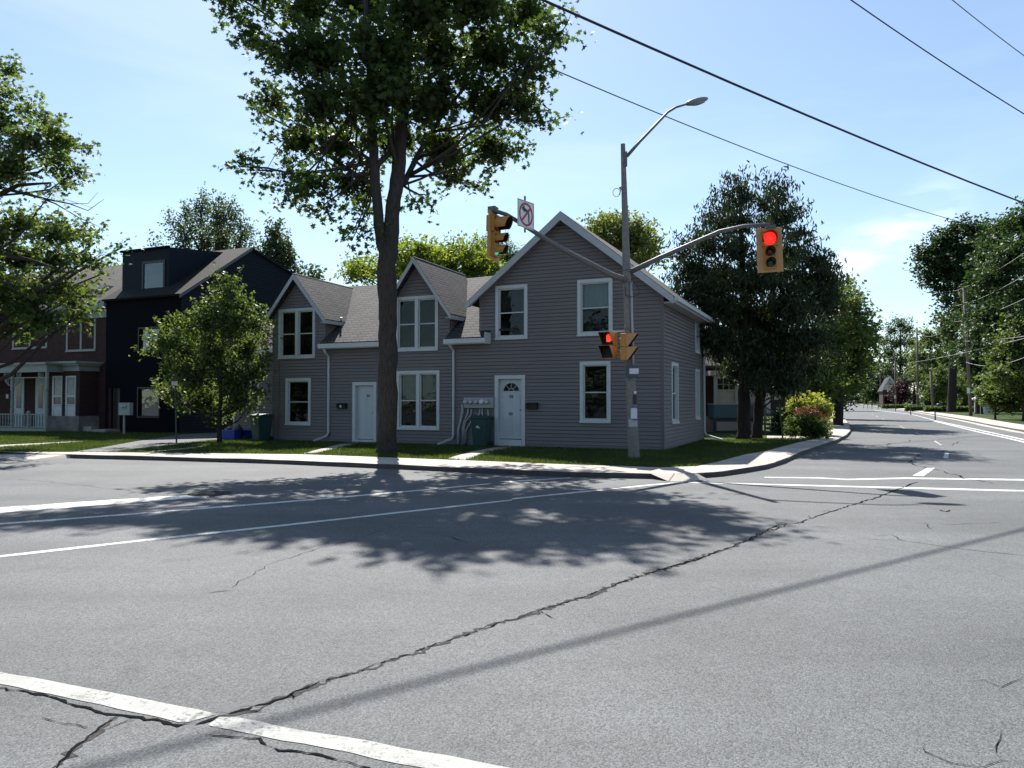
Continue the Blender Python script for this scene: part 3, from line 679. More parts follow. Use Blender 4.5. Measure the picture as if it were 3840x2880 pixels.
# right side wall
w2=MB();sops=[(1.07+.05,2.07-.05,.81,2.63),(5.16+.05,6.0-.05,.85,2.58),(5.2+.05,6.06-.05,3.25,4.55)]
clap(w2,lambda s,z,o:(UR+o,s,z),-.12,EV-.02,lambda z:(0,DEP),sops)
w2.build('wall',M_side,gh)
# back and left walls, partition cheeks
w3=MB();w3.quad((UR,DEP,-.1),(UL,DEP,-.1),(UL,DEP,4.0),(UR,DEP,4.0)).quad((GU0,DEP,4.0),(GU0,DEP,EV-.3),(PK[0],DEP,PK[1]),(GU1,DEP,EV),(GU1,DEP,4.0))
w3.quad((UL,0,-.1),(UL,DEP,-.1),(UL,DEP,3.7),(UL,DEP/2,6.2),(UL,0,3.8))
w3.quad((UL,0,3.7),(UL,0,DE),(UL,1.7,DE),(UL,.3,3.8))
for (a,b) in ((-7.33,1),(-2.22,1),(-4.65,-1)):
    clap(w3,lambda s,z,o,a=a,b=b:(a+b*o,s,z),3.7,DE,lambda z:(0.001,max(.01,(z-3.78)/.70)),())
clap(w3,lambda s,z,o:(GU0-o,s,z),3.7,EV+.1,lambda z:(0.001,max(.01,(z-3.78)/.70)),())
w3.build('wall',M_side,gh)
# corner boards + base
cb=MB()
cb.box(UR-.07,UR+.022,-.022,.07,-.12,EV-.02).box(UR-.002,UR+.022,DEP-.08,DEP,-.12,EV-.02).box(UL-.02,UL+.06,-.022,.05,-.12,DE).box(UL+.24,UL+.31,-.030,0,-.12,DE-.2)
build_split(cb,'corner_trim',mat('corner_trim_grey',(.12,.108,.112),.5,var=.04),gh)
# roofs -------------------------------------------------------------
def slab(mb,pts,t=.06):
    P=[Vector(p) for p in pts];n=(P[1]-P[0]).cross(P[2]-P[0]).normalized()
    if n.z<0:n=-n
    return mb.prism(P,-n*t)
ov=.35
rf=MB();RG=6.28;es=.70   # ridge, slope
EZ=3.80-.35*es
# main long roof (sagging ridge)
xs=[UL-.25,-8.6,-7.34,-6.2,-5.3,-4.64,-3.5,-2.23,-1.2,0.2]
def sag(x):return -.07*math.sin(max(0,min(1,(x+9.8)/9.0))*math.pi)
for i in range(len(xs)-1):
    a,b=xs[i],xs[i+1]
    def fz_(x,v):return 3.80+v*es+sag(x)*(v/3.5)
    # front slope, cut away at the two front gables
    for (va,vb) in ((-ov,0),(0,3.5)):
        if va<0:continue
        if b<-7.3 or -4.65<a and b<-2.2:va=1.26
        slab(rf,[(a,va,fz_(a,va)),(b,va,fz_(b,va)),(b,vb,fz_(b,vb)),(a,vb,fz_(a,vb))],.05)
    slab(rf,[(a,3.5,fz_(a,3.5)),(b,3.5,fz_(b,3.5)),(b,DEP+.3,3.80+.0*es-.15),(a,DEP+.3,3.65)],.05)
rf.build('roof',M_roof,gh)
ev=MB();gt=MB()
for (a,b) in ((-7.33,-4.65),(-2.22,-.72)):
    slab(ev,[(a+.002,-ov,EZ),(b-.002,-ov,EZ),(b-.002,.0,3.80),(a+.002,.0,3.80)],.05)
    # fascia + gutter
    gt.box(a-.02,b,-ov-.10,-ov-.005,EZ-.20,EZ-.045).box(a-.02,b,-ov+.0,-.018,EZ-.22,EZ-.20)
    gt.box(a-.02,a+.0,-ov,-.018,EZ-.2,EZ-.04)
build_split(ev,'eave_roof',M_roof,gh)
gt.box(-.72,-.70,-ov-.10,-.018,EZ-.22,EZ+.14)
build_split(gt,'gutter',M_white,gh)
# front gables
def gable(pk,hz,l,r,depth,w_over=.20,fo=.32,side=DE,mb=None,fb=None,so=None):
    """roof of a small front gable, eaves at side height; hz ridge height (wall peak)"""
    s=(hz-side)/((r-l)/2)
    for sg,e in ((-1,l-w_over),(1,r+w_over)):
        ze=hz+.06-abs(e-pk)*s
        dpt=depth
        slab(mb,[(pk,-fo,hz+.06),(e,-fo,ze),(e,dpt*.62,ze),(pk,dpt,hz+.02)],.05)
        # rake fascia board
        d=Vector((e-pk,0,ze-hz-.06)).normalized();nrm=Vector((-d.z,0,d.x))*(1 if sg>0 else -1)
        if nrm.z>0:nrm=-nrm
        a=Vector((pk,-fo-.028,hz+.045));b_=Vector((e,-fo-.028,ze-.015))
        fb.prism([a,b_,b_+Vector((0,0,-.17)),a+Vector((0,0,-.21))],(0,.025,0))
        # soffit under the front overhang
        so.quad((pk,-fo,hz-.02),(e,-fo,ze-.08),(e,0,ze-.08),(pk,0,hz-.02))
        # side soffit / gutter
        so.box(min(e,e-sg*w_over),max(e,e-sg*w_over),-fo,dpt*.55,ze-.14,ze-.10)
        fb.box(e-.02 if sg<0 else e+.001,e-.001 if sg<0 else e+.02,-fo,dpt*.58,ze-.16,ze-.035)
gr=MB();fb=MB();so=MB()
gable(D1P,D1H+.12,UL,-7.33,3.5,mb=gr,fb=fb,so=so)
gable(D2P,D2H+.12,-4.65,-2.22,3.5,mb=gr,fb=fb,so=so)
gr.build('gable_roof',M_roof,gh)
# big gable
br_=MB();bs=sl;fo=.35;wo=.38
for sg,e in ((-1,GU0-.36),(1,GU1+wo)):
    ze=PK[1]+.07-abs(e-PK[0])*bs
    slab(br_,[(PK[0],-fo,PK[1]+.07),(e,-fo,ze),(e,DEP+.3,ze),(PK[0],DEP+.3,PK[1]+.07)],.06)
    a=Vector((PK[0],-fo-.03,PK[1]+.05));b_=Vector((e,-fo-.03,ze-.02))
    fb.prism([a,b_,b_+Vector((0,0,-.22)),a+Vector((0,0,-.27))],(0,.028,0))
    so.quad((PK[0],-fo,PK[1]-.05),(e,-fo,ze-.10),(e,0,ze-.10),(PK[0],0,PK[1]-.05))
br_.build('gable_roof',M_roof2,gh)
e=GU1+wo;ze=PK[1]+.07-(e-PK[0])*bs
so.box(GU1+.02,e-.02,0.001,DEP+.25,ze-.18,ze-.12)
fb.box(e+.002,e+.026,-fo,DEP+.3,ze-.20,ze-.05)
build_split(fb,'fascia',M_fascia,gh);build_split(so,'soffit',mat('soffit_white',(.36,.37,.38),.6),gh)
g2=MB();g2.box(e+.028,e+.13,-fo+.05,DEP+.3,ze-.15,ze-.03);g2.build('gutter',M_white,gh)
# downspouts
def spout(pts,r=.035,name='downspout'):
    b=MB()
    for i in range(len(pts)-1):
        b.bar(pts[i],pts[i+1],.075,.055)
    return b.build(name,M_white,gh)
spout([(-7.12,-.36,3.34),(-7.12,-.30,3.22),(-7.14,-.07,3.08),(-7.14,-.07,.35),(-7.2,-.10,.22),(-7.42,-.55,.06)])
spout([(-2.05,-.36,3.40),(-2.05,-.30,3.30),(-2.05,-.07,3.16),(-2.05,-.07,.35),(-2.1,-.10,.22),(-2.35,-.6,.06)])
spout([(GU1+.46,6.5,4.62),(GU1+.42,6.5,4.52),(GU1+.10,6.62,4.30),(GU1+.10,6.62,.35),(GU1+.15,6.62,.2),(GU1+.8,6.2,.05)])
spout([(-7.06,.55,4.55),(-7.1,.60,4.47),(-7.24,.75,4.40),(-7.26,.9,4.36)])
spout([(-9.84,.12,4.4),(-9.84,.12,.3),(-9.84,.12,.05)])
for w in wins:
    window(gh,(w[0],0,w[1]),w[2],w[3],'f',w[5],mull=w[4],cover=w[6],bottom_cover=w[7])
window(gh,(UR,1.07,.76),1.0,1.92,'r');window(gh,(UR,5.16,.8),.84,1.83,'r');window(gh,(UR,5.2,3.2),.86,1.42,'r')
# rooms behind the glass
def room(par,x0,x1,z0,z1,y0=.30,y1=1.15,flip=False):
    q=MB();q.quad((x0,y1,z0),(x1,y1,z0),(x1,y1,z1),(x0,y1,z1)).quad((x0,y0,z0),(x1,y0,z0),(x1,y1,z0),(x0,y1,z0)).quad((x0,y0,z1),(x1,y0,z1),(x1,y1,z1),(x0,y1,z1))
    q.quad((x0,y0,z0),(x0,y1,z0),(x0,y1,z1),(x0,y0,z1)).quad((x1,y0,z0),(x1,y1,z0),(x1,y1,z1),(x1,y0,z1))
    # wall lining between the windows
    return q.build('room',M_int,par)
for (a,b,c,d) in ((UL+.2,-7.4,.1,2.9),(-4.6,-2.3,.1,2.9),(1.2,UR-.2,.1,2.95),(-9.45,-7.85,2.95,4.85),(-4.32,-2.72,2.95,5.0),(-.8,1.1,3.0,5.2),(1.9,3.8,3.0,5.3)):room(gh,a,b,c,d,y0=.18,y1=.95)
# clutter on blinds of the open lower window (slats)
bl=MB()
for k in range(5):bl.box(-8.98,-8.16,.16,.19,.85+.27*k,.87+.27*k)
bl.build('shelf',mat('shelf_dark',(.10,.10,.11),.7),gh)
def door(x,z,w,h,fan,plates):
    cas=.12;p=-.035;b=MB()
    b.box(x,x+cas,p,.14,z,z+h).box(x+w-cas,x+w,p,.14,z,z+h).box(x+cas,x+w-cas,p,.14,z+h-cas*1.0,z+h).box(x+cas,x+w-cas,p-.03,.14,z,z+.11+(.12 if fan else 0))
    f=b.build('door_frame',M_white,gh)
    x0,x1,z0,z1=x+cas,x+w-cas,z+(.23 if fan else .11),z+h-cas
    d=MB();rec=.11
    d.box(x0+.006,x1-.006,rec,rec+.045,z0+.02,z1-.006)
    dw=x1-x0;cx=(x0+x1)/2
    # pressed panels
    rows=((.10,.42),(.48,.80),(.84,1.10)) if fan else ((.08,.45),(.52,.92))
    H_=z1-z0
    for (a,bb) in ((.12,.47),(.53,.88)):
        for (r0,r1x) in ((.06,.40),(.46,.74 if fan else .92)):
            xa,xb,za,zb=x0+dw*a,x0+dw*bb,z0+H_*r0,z0+H_*r1x
            for q in ((xa,xa+.015,za,zb),(xb-.015,xb,za,zb),(xa+.015,xb-.015,za,za+.015),(xa+.015,xb-.015,zb-.015,zb)):d.box(q[0],q[1],rec-.006,rec+.01,q[2],q[3])
    dd=d.build('door',M_door,gh)
    if fan:
        r=dw*.33;zc=z0+H_*.80;n=20
        gl=MB();gl.prism([(cx+r*math.cos(math.pi*k/n),rec-.008,zc+r*.95*math.sin(math.pi*k/n)) for k in range(n+1)],(0,.006,0));gl.build('fanlight_pane',mat('fanlight_glass_dark',(.012,.013,.015),.08),dd)
        fr=MB()
        for (rr,wd) in ((r+.008,.02),(r*.33,.014)):
            fr.tube([(cx+rr*math.cos(math.pi*k/n),rec-.012,zc+rr*.95*math.sin(math.pi*k/n)) for k in range(n+1)],wd*.6,6)
        for k in (1,2,3):
            a=math.pi*k/4;fr.bar((cx+r*.33*math.cos(a),rec-.012,zc+r*.33*math.sin(a)),(cx+r*math.cos(a),rec-.012,zc+r*.95*math.sin(a)),.016,.012)
        fr.bar((cx-r-.03,rec-.012,zc-.012),(cx+r+.03,rec-.012,zc-.012),.016,.028)
        fr.build('fanlight_frame',M_door,dd)
    hb=MB();hb.ell((x1-.08,rec-.05,z0+.95),(.03,.03,.03)).tube([(x1-.08,rec,z0+.95),(x1-.08,rec-.04,z0+.95)],.014);hb.build('door_handle',M_grey,dd)
    for (px_,pz,txt) in plates:
        q=MB().box(cx+px_-.062,cx+px_+.062,rec-.012,rec-.001,pz-.042,pz+.042).build('number_plate',M_blk,dd)
        cu=bpy.data.curves.new('number','FONT');cu.body=txt;cu.size=.075;cu.align_x='CENTER';cu.align_y='CENTER';cu.extrude=.0008
        to=bpy.data.objects.new('number',cu);COL.objects.link(to);dg=bpy.context.evaluated_depsgraph_get();me=bpy.data.meshes.new_from_object(to.evaluated_get(dg));bpy.data.objects.remove(to)
        me.materials.clear();me.materials.append(M_signw);t=bpy.data.objects.new('number',me);COL.objects.link(t);t.parent=dd
        # depth of the thing > part > sub-part tree stays at three: digits sit beside the plate
        t.location=(cx+px_,rec-.0135,pz);t.rotation_euler=(R(90),0,0)
door(*[doors[0][i] for i in (0,1,2,3)],False,[(.08,1.66,'149')])
door(*[doors[1][i] for i in (0,1,2,3)],True,[(0,1.62,'151'),(-.02,1.06,'153')])
th_=MB();th_.box(doors[0][0]-.1,doors[0][0]+1.1,-.5,-.06,-.02,.02).box(doors[1][0]-.05,doors[1][0]+1.15,-.35,-.07,-.02,.015);build_split(th_,'door_step',M_path,gh)
# left rear wing
wg=MB();WL0,WV=-13.2,2.0
uL=F(877,1600,WV)[0]
wz=[F(946,1319,WV),F(989,1367,WV)]
wops=[(wz[0][0]+.04,wz[1][0]-.04,wz[1][1]+.04,wz[0][1]-.04)]
clap(wg,lambda s,z,o:(s,WV-o,z),-.12,3.62,lambda z:(uL,UL),wops)
wg.build('wing_wall',M_side,gh)
wr=MB();slab(wr,[(uL-.2,WV-.3,3.60),(UL,WV-.3,3.60),(UL,5.2,6.1),(uL-.2,5.2,6.1)],.06);wr.prism([(uL,WV,3.5),(uL,5.2,6.0),(uL,5.2,-.1),(uL,WV,-.1)],(.05,0,0));wr.build('wing_roof',M_roof,gh)
wf=MB();wf.box(uL-.2,UL,WV-.36,WV-.30,3.44,3.58).box(uL-.02,uL+.06,WV-.03,WV,-.1,3.5);wf.build('wing_fascia',M_white,gh)
window(gh,(wz[0][0]-.06,WV,wz[1][1]-.05),wz[1][0]-wz[0][0]+.12,wz[0][1]-wz[1][1]+.1,'f')
spout([(UL-.14,WV-.05,3.4),(UL-.14,WV-.05,.3)])
a=F(955,1455,WV);b_=F(963,1560,WV);window(gh,(a[0]-.25,WV,b_[1]),.5,a[1]-b_[1]+.4,'f')

# things on the facade
def mailbox(u,z,label):
    e_=empty('mailbox',W(u,0,z),TH,label,'mailbox','mailboxes beside the house doors')
    b=MB();b.prism([(-.19,-.02,0),(-.19,-.13,.0),(-.19,-.15,.13),(-.19,-.02,.15)],(.38,0,0));b.build('box',M_blk,e_)
    b=MB();b.prism([(-.20,-.02,.20),(-.20,-.02,.152),(-.20,-.165,.132),(-.20,-.17,.15)],(.40,0,0));b.build('lid',M_blk,e_)
    return e_
p=F(*r2(712,1165));m1=mailbox(p[0],p[1],'small black mailbox on the wall left of the plain white door')
pp=MB();pp.box(-.03,.04,-.158,-.152,.04,.12);pp.build('letter',M_paper,m1)
p=F(*r3(551,1238));mailbox(p[0],p[1],'small black mailbox on the wall right of the fan window door')
me_=empty('electric_meter_bank',W(-1.35,0,0),TH,'row of five round glass electric meters on a grey box with bent pipes','electric meter')
a=F(*r3(152,1170));b_=F(*r3(325,1232))
x0,x1,z0,z1=a[0]+1.35,b_[0]+1.35,b_[1],a[1]
MB().box(x0,x1,-.14,-.02,z0,z1).build('panel',M_gmeter,me_,bevel=.008)
for i in range(5):
    c=F(*r3(166+31*i+(2 if i>2 else 0),1196));cx=c[0]+1.35
    MB().lathe((cx,-.14,c[1]),[(.085,0),(.085,.03),(.078,.035),(.075,.09),(.045,.12)],14,'y').build('meter',M_grey if i!=3 else M_signw,me_,smooth=False)
def f5x(x,y):return (1700+x/4.88,1380+y/4.88)
for pts,r in (([(185,660),(185,800),(150,980),(112,1130),(112,1440)],.045),([(290,735),(285,830),(215,980),(190,1100),(190,1400)],.028),([(348,750),(340,850),(245,980),(218,1080),(218,1400)],.026),([(505,740),(495,850),(340,990),(255,1130),(245,1370)],.026),([(548,725),(548,900),(548,1030)],.028),([(652,750),(660,1000),(665,1280),(640,1345)],.026)):
    q=[F(*f5x(*t)) for t in pts];MB().tube([(c[0]+1.35,-.07,c[1]) for c in q],r,8).build('conduit',M_pvc,me_,smooth=True)

def cart(loc_,rz,label,sc=1,g_=None):
    e_=empty('garbage_cart',loc_,rz,label,'garbage bin','green garbage carts')
    w0,w1,d0,d1,h=.20,.26,.24,.31,.92
    b=MB();P=[]
    b.v=[(-w0,-d0,.03),(w0,-d0,.03),(w0,d0,.03),(-w0,d0,.03),(-w1,-d1,h),(w1,-d1,h),(w1,d1,h),(-w1,d1,h)];b.f=[(0,3,2,1),(4,5,6,7),(0,1,5,4),(1,2,6,5),(2,3,7,6),(3,0,4,7)]
    b.build('body',M_bin,e_,bevel=.02)
    b=MB();b.prism([(-w1-.03,-d1-.04,h),(-w1-.03,-d1-.03,h+.04),(-w1-.03,0,h+.09),(-w1-.03,d1,h+.06),(-w1-.03,d1+.05,h)],(2*w1+.06,0,0));b.build('lid',M_bin,e_,bevel=.01)
    for s in(-1,1):MB().lathe((0,0,0),[(.09,0),(.09,.05)],14,'y').build('wheel',M_blk,e_).matrix_local=Matrix.Translation((s*.24,d0+.0,.09))@Matrix.Rotation(R(90),4,'Z')
    MB().tube([(-w1,d1+.07,h-.05),(w1,d1+.07,h-.05)],.015,6).build('handle',M_bin,e_)
    b=MB();b.prism([(-.08,-d1+.012,.62),(.07,-d1+.012,.60),(.05,-d1+.010,.65),(-.01,-d1+.004,.70),(-.06,-d1+.010,.67)],(0,-.02,0));b.build('sticker',mat('cart_sticker',(.35,.5,.5),.5),e_)
    return e_
p=W(F(1806,1600,-.42)[0],-.42,0);cart((p.x,p.y,GZ),TH+R(4),'dark green garbage cart under the electric meters beside the fan window door')
p=G(973,1655,GZ);cart((p.x,p.y+.2,GZ),TH+R(-12),'green garbage cart at the left corner of the grey house beside blue boxes')
def bluebox(loc_,rz,label,w=.5,h=.36,mm=None):
    e_=empty('recycling_box',loc_,rz,label,'recycling box','blue recycling boxes')
    b=MB();w0=w/2*.86;w1=w/2
    b.v=[(-w0,-.17,0),(w0,-.17,0),(w0,.17,0),(-w0,.17,0),(-w1,-.21,h),(w1,-.21,h),(w1,.21,h),(-w1,.21,h),(-w1+.02,-.19,h),(w1-.02,-.19,h),(w1-.02,.19,h),(-w1+.02,.19,h),(-w0+.02,-.15,.02),(w0-.02,-.15,.02),(w0-.02,.15,.02),(-w0+.02,.15,.02)]
    b.f=[(0,3,2,1),(0,1,5,4),(1,2,6,5),(2,3,7,6),(3,0,4,7),(4,5,9,8),(5,6,10,9),(6,7,11,10),(7,4,8,11),(8,9,13,12),(9,10,14,13),(10,11,15,14),(11,8,12,15),(12,13,14,15)]
    b.build('tub',M_blue,e_)
    b=MB();b.box(-w1-.015,w1+.015,-.225,-.2105,h-.03,h+.005).box(-w1-.015,w1+.015,.2105,.225,h-.03,h+.005).box(-w1-.015,-w1-.001,-.21,.21,h-.03,h+.005).box(w1+.001,w1+.015,-.21,.21,h-.03,h+.005);b.build('rim',M_blue,e_)
    return e_
def f8(x,y):return (820+x/3.319,1180+y/3.319)
for (x,y,w_,lb) in ((145,1565,.62,'blue recycling box piled with bottles, leftmost by the grey wing'),(360,1548,.62,'blue recycling box between the black bag and the green cart'),(440,1545,.5,'blue recycling box pushed against the green garbage cart')):
    p=G(*f8(x,y),GZ);bb=bluebox((p.x,p.y+.1,GZ),TH+R(5),lb,w_,.38 if x<200 else .34)
    if x<200:
        c=MB();rng=random.Random(4)
        for k in range(14):c.ell((rng.uniform(-.22,.22),rng.uniform(-.12,.12),.36+rng.uniform(0,.16)),(.07,.06,.09),8,5)
        T(c.build('bottle_pile',mat('clear_bottles',(.20,.25,.26),.3,var=.3)),'heap of empty plastic bottles in the leftmost blue box','bottles',None,'stuff').location=(p.x,p.y+.1,GZ)
p=G(*f8(225,1555),GZ);bgm=MB();bgm.ell((0,0,.27),(.2,.2,.28),12,8).ell((.03,0,.5),(.05,.05,.09),8,6);T(bgm.build('garbage_bag',M_bag,None,smooth=True),'tied black garbage bag between two blue recycling boxes','garbage bag').location=(p.x,p.y+.15,GZ)

# ------------------------------------------------------------------ dark house
bh=empty('dark_house',OB,TH,'tall black and navy clad house with a boxy dormer and slanting side gable','house')
dw=MB();dops=[(-2.68,-1.43,.78,2.05),(-2.65,-1.43,3.82,4.86),(-4.75,-3.98,-.1,2.1)]
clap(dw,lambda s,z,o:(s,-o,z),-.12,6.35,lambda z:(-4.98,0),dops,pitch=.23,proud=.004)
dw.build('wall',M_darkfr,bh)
ds=MB()
def sd_r(z):
    a=0 if z<6.4 else (z-6.4)/(9.2-6.4)*4.21
    b=10 if z<7.7 else 10-(z-7.7)/(9.2-7.7)*5.79
    return (min(a,4.2),max(b,4.22))
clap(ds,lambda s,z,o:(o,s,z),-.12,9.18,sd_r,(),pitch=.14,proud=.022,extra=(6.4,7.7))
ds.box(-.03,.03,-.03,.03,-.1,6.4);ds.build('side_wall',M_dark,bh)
dr=MB()
slab(dr,[(-5.0,-.25,6.33),(.12,-.25,6.33),(.12,4.21,9.28),(-5.0,4.21,9.28)],.10)
slab(dr,[(.12,4.21,9.28),(.12,10.2,7.72),(-5.0,10.2,7.72),(-5.0,4.21,9.28)],.10);dr.build('roof',brickmat('charcoal_shingles',(.014,.014,.015),(.010,.010,.011),(.01,.01,.01),.32,.12,.02,sz=1.25,bump=.6,var=.2),bh)
dt=MB();dt.prism([(.125,-.3,6.30),(.125,4.21,9.27),(.125,4.21,9.10),(.125,-.3,6.12)],(.03,0,0));dt.build('rake_board',mat('rake_grey',(.10,.10,.105),.6),bh)
dm=MB();dm.prism([(-4.6,.55,6.6),(-4.6,.55,8.72),(-4.6,4.6,9.16),(-4.6,4.6,6.6)],(3.1,0,0)).build('dormer',M_dark,bh)
MB().box(-4.68,-1.42,.45,.55,8.68,8.78).build('dormer_trim',M_darkfr,bh)
T(window(bh,(-3.22,.54,6.72),1.5,1.42,'f','fixed',cas=.07,glass=M_glass2,fm=M_blk,sill=False,rec=-.02)[0],'large square dormer window')
window(bh,(-2.78,0,3.76),1.42,1.16,'f','fixed',cas=.06,glass=M_glass2,fm=M_blk,sill=False,cover=M_curt,bottom_cover=M_curt)
window(bh,(-2.80,0,.70),1.45,1.42,'f','fixed',cas=.06,glass=M_glass2,fm=M_blk,sill=False,bottom_cover=M_blind,cover=M_blind)
MB().box(-4.75,-3.98,.25,.30,0,2.1).build('door',M_blk,bh);MB().box(-4.85,-3.9,-.8,-.02,-.02,.14).build('step',M_path,bh)
MB().box(-4.9,-.1,1.5,1.55,0,6).build('room_wall',M_int,bh)
MB().box(-4.95,-.1,9.9,9.95,0,7.6).build('back_wall',M_dark,bh)
sk=MB()
p=F(465,1640,-1.6,OB)
mp_=empty('meter_post',W(p[0],-1.6,0,OB),TH,'grey utility box with two round meters on a post in front of the dark house','meter post')
c1=F(453,1510,-1.6,OB);c2=F(495,1557,-1.6,OB);ox=p[0]
MB().box(c1[0]-ox,c2[0]-ox,-.12,.06,c2[1],c1[1]).build('cabinet',M_gmeter,mp_,bevel=.01)
MB().tube([(0,0,0),(0,0,c2[1])],.045,8).build('post',M_pvc,mp_)
for k in(-1,1):MB().lathe(((c1[0]+c2[0])/2-ox+k*.09,-.12,c1[1]-.17),[(.06,0),(.06,.04),(.04,.07)],12,'y').build('meter',M_grey,mp_)

# ------------------------------------------------------------------ brick house
BO=OB
kh=empty('brick_house',W(-5.0,0,0,BO),TH,'red brick house with a pale green white porch and bay window at the left edge','house')
def FB(px,py,v=0):
    a=F(px,py,v,BO);return (a[0]+5.0,a[1])
kw=MB();kw.box(-16,0,.35,9,-.1,6.2);
kw.build('wall',M_brick,kh)
kg=MB()
rz=FB(478,990,4.7);
slab(kg,[(-16,-.05,6.22),(0.0,-.05,6.22),(0.0,4.7,rz[1]),(-16,4.7,rz[1])],.1);slab(kg,[(-16,4.7,rz[1]),(0,4.7,rz[1]),(0,9.3,6.2),(-16,9.3,6.2)],.1)
kg.build('roof',brickmat('brown_shingles',(.075,.067,.060),(.05,.045,.042),(.03,.026,.024),.32,.12,.02,sz=1.25,bump=.6,var=.2),kh)
MB().prism([(-.05,.35,6.1),(-.05,9,6.1),(-.05,4.7,rz[1]-.1)],(-.2,0,0)).build('gable_wall',M_brick,kh)
c=FB(404,1082,1.6);kk=MB();kk.box(c[0]-.25,c[0]+.25,1.3,1.9,c[1]-.1,c[1]+.12);kk.build('skylight',M_grey,kh)
kf=MB();kf.box(-16,-.35,-.14,-.05,5.98,6.2).box(-16,-.35,-.05,.33,5.95,5.99).box(-.35,-.0,-.12,.2,5.95,6.35).box(-16,-.3,.25,.345,5.55,5.95);kf.build('fascia',M_cream,kh)
# bay
bv=-.55
bl0,br0=FB(181,1500,bv)[0],FB(298,1500,bv)[0];bra=FB(352,1500,.1)[0]
bt=FB(250,1392,bv)[1]
by=MB();by.prism([(bl0,.35,.75),(bl0,bv,.75),(br0,bv,.75),(bra,.35,.75)],(0,0,bt-.75));by.build('bay_wall',M_brick,kh)
by=MB();by.prism([(bl0-.02,.35,-.1),(bl0-.02,bv-.05,-.1),(br0+.03,bv-.05,-.1),(bra+.06,.35,-.1)],(0,0,.85));by.build('foundation',M_stone,kh)
by=MB()
for (o_,za,zb) in ((.06,bt,bt+.26),(.20,bt+.26,bt+.36),(.32,bt+.36,bt+.46)):
    by.prism([(bl0-.0,.35,za),(bl0-.0,bv-o_,za),(br0+o_*.5,bv-o_,za),(bra+o_,.35,za)],(0,0,zb-za))
by.build('bay_cornice',M_cream,kh)
for (xa,xb) in ((199,233),(249,284)):
    a=FB(xa,1410,bv);b_=FB(xb,1586,bv);w_=b_[0]-a[0];hz=a[1]-b_[1]
    q=MB();cas=.06;q.box(a[0],a[0]+.12,bv-.04,bv,b_[1],a[1]).box(b_[0]-.05,b_[0],bv-.04,bv,b_[1],a[1]).box(a[0]+.12,b_[0]-.05,bv-.04,bv,a[1]-.08,a[1])
    zl=FB(xa,1518,bv)[1];zmm=FB(xa,1486,bv)[1]
    q.box(a[0]+.12,b_[0]-.05,bv-.045,bv,zl-.03,zl+.03).box(a[0]+.12,b_[0]-.05,bv-.04,bv,zmm-.04,zmm+.04)
    k=0;z=b_[1]
    while z<zl-.05:
        q.prism([(a[0]+.12,bv-.03,z),(a[0]+.12,bv-.015,z+.10),(a[0]+.12,bv,z+.10),(a[0]+.12,bv,z)],(b_[0]-.17-a[0],0,0));z+=.105
    f_=q.build('window',M_white,kh)
    MB().box(a[0]+.12,b_[0]-.05,bv-.012,bv-.004,zmm+.04,a[1]-.08).build('pane',mat('pane_curtained',(.22,.28,.28),.25,var=.2),f_)
    MB().box(a[0]+.12,b_[0]-.05,bv-.012,bv-.004,zl+.03,zmm-.04).build('pane',mat('pane_dark',(.05,.06,.075),.1),f_)
# upper windows
for (xa,ya,xb,yb) in ((251,1185,360,1316),(50,1180,178,1306)):
    a=FB(xa,ya,.35);b_=FB(xb,yb,.35)
    window(kh,(a[0],.35,b_[1]),b_[0]-a[0],a[1]-b_[1],'f',cas=.12,mull=2,fm=M_cream,glass=M_glass2,cover=None)
# porch
pv=-1.35
pL,pR=-16.0+2,FB(172,1500,pv)[0]
pt=FB(100,1396,pv)[1];pb=FB(100,1606,pv)[1]
q=MB();q.box(pL,pR+.06,pv-.02,.35,pb-.16,pb);q.build('porch_floor',M_cream,kh)
MB().box(pL,pR,pv+.05,.3,-.1,pb-.16).build('porch_skirt',mat('porch_skirt_red',(.06,.025,.022),.8),kh)
q=MB();q.box(pL,pR+.1,pv-.05,pv+.12,pt,pt+.36).box(pL,pR+.2,pv-.18,.35,pt+.36,pt+.46).box(pL,pR+.12,pv-.1,pv-.051,pt+.3,pt+.36);q.box(pR-.06,pR+.1,pv+.12,.35,pt,pt+.36);q.build('porch_roof',M_cream,kh)
for xx in (42,172,-120,-300):
    x=FB(xx,1500,pv)[0]
    q=MB();q.lathe((x,pv+.05,pb),[(.085,0),(.085,.25),(.06,.28),(.075,.34),(.085,.5),(.085,.95),(.06,1.0),(.075,1.06),(.062,1.8),(.085,1.85),(.085,pt-pb)],10);q.build('porch_post',M_cream,kh)
    for s in (-1,1):
        if xx==172 and s==1:continue
        q=MB();zc=pt-.02;n=8
        pts=[(x+s*(.08+.55*math.sin(math.pi/2*k/n)),pv+.05,zc-.62+.58*(1-math.cos(math.pi/2*k/n)) if False else zc-.62*math.cos(math.pi/2*k/n)) for k in range(n+1)]
        q.tube(pts,.028,5)
        for k in range(2,n,1):q.bar((pts[k][0],pv+.05,pts[k][2]),(pts[k][0]+(0),pv+.05,zc),.02,.02)
        q.build('bracket',M_cream,kh)
q=MB()
xl,xr=FB(42,1500,pv)[0],pR
rt=FB(100,1552,pv)[1]
q.box(pL,xr,pv+.02,pv+.09,rt-.05,rt).box(pL,xr,pv+.03,pv+.08,pb+.04,pb+.09);q.box(pL,xr,pv+.03,pv+.08,pt-.28,pt-.24)
q.build('rail',M_cream,kh)
nx=int((xr-pL)/.21)
for i in range(nx):
    x=xr-.1-.21*i
    if x<xl-2.5:break
    MB().lathe((x,pv+.055,pb+.09),[(.022,0),(.034,.12),(.026,.3),(.036,.42),(.024,rt-pb-.14)],7).build('baluster',M_cream,kh)
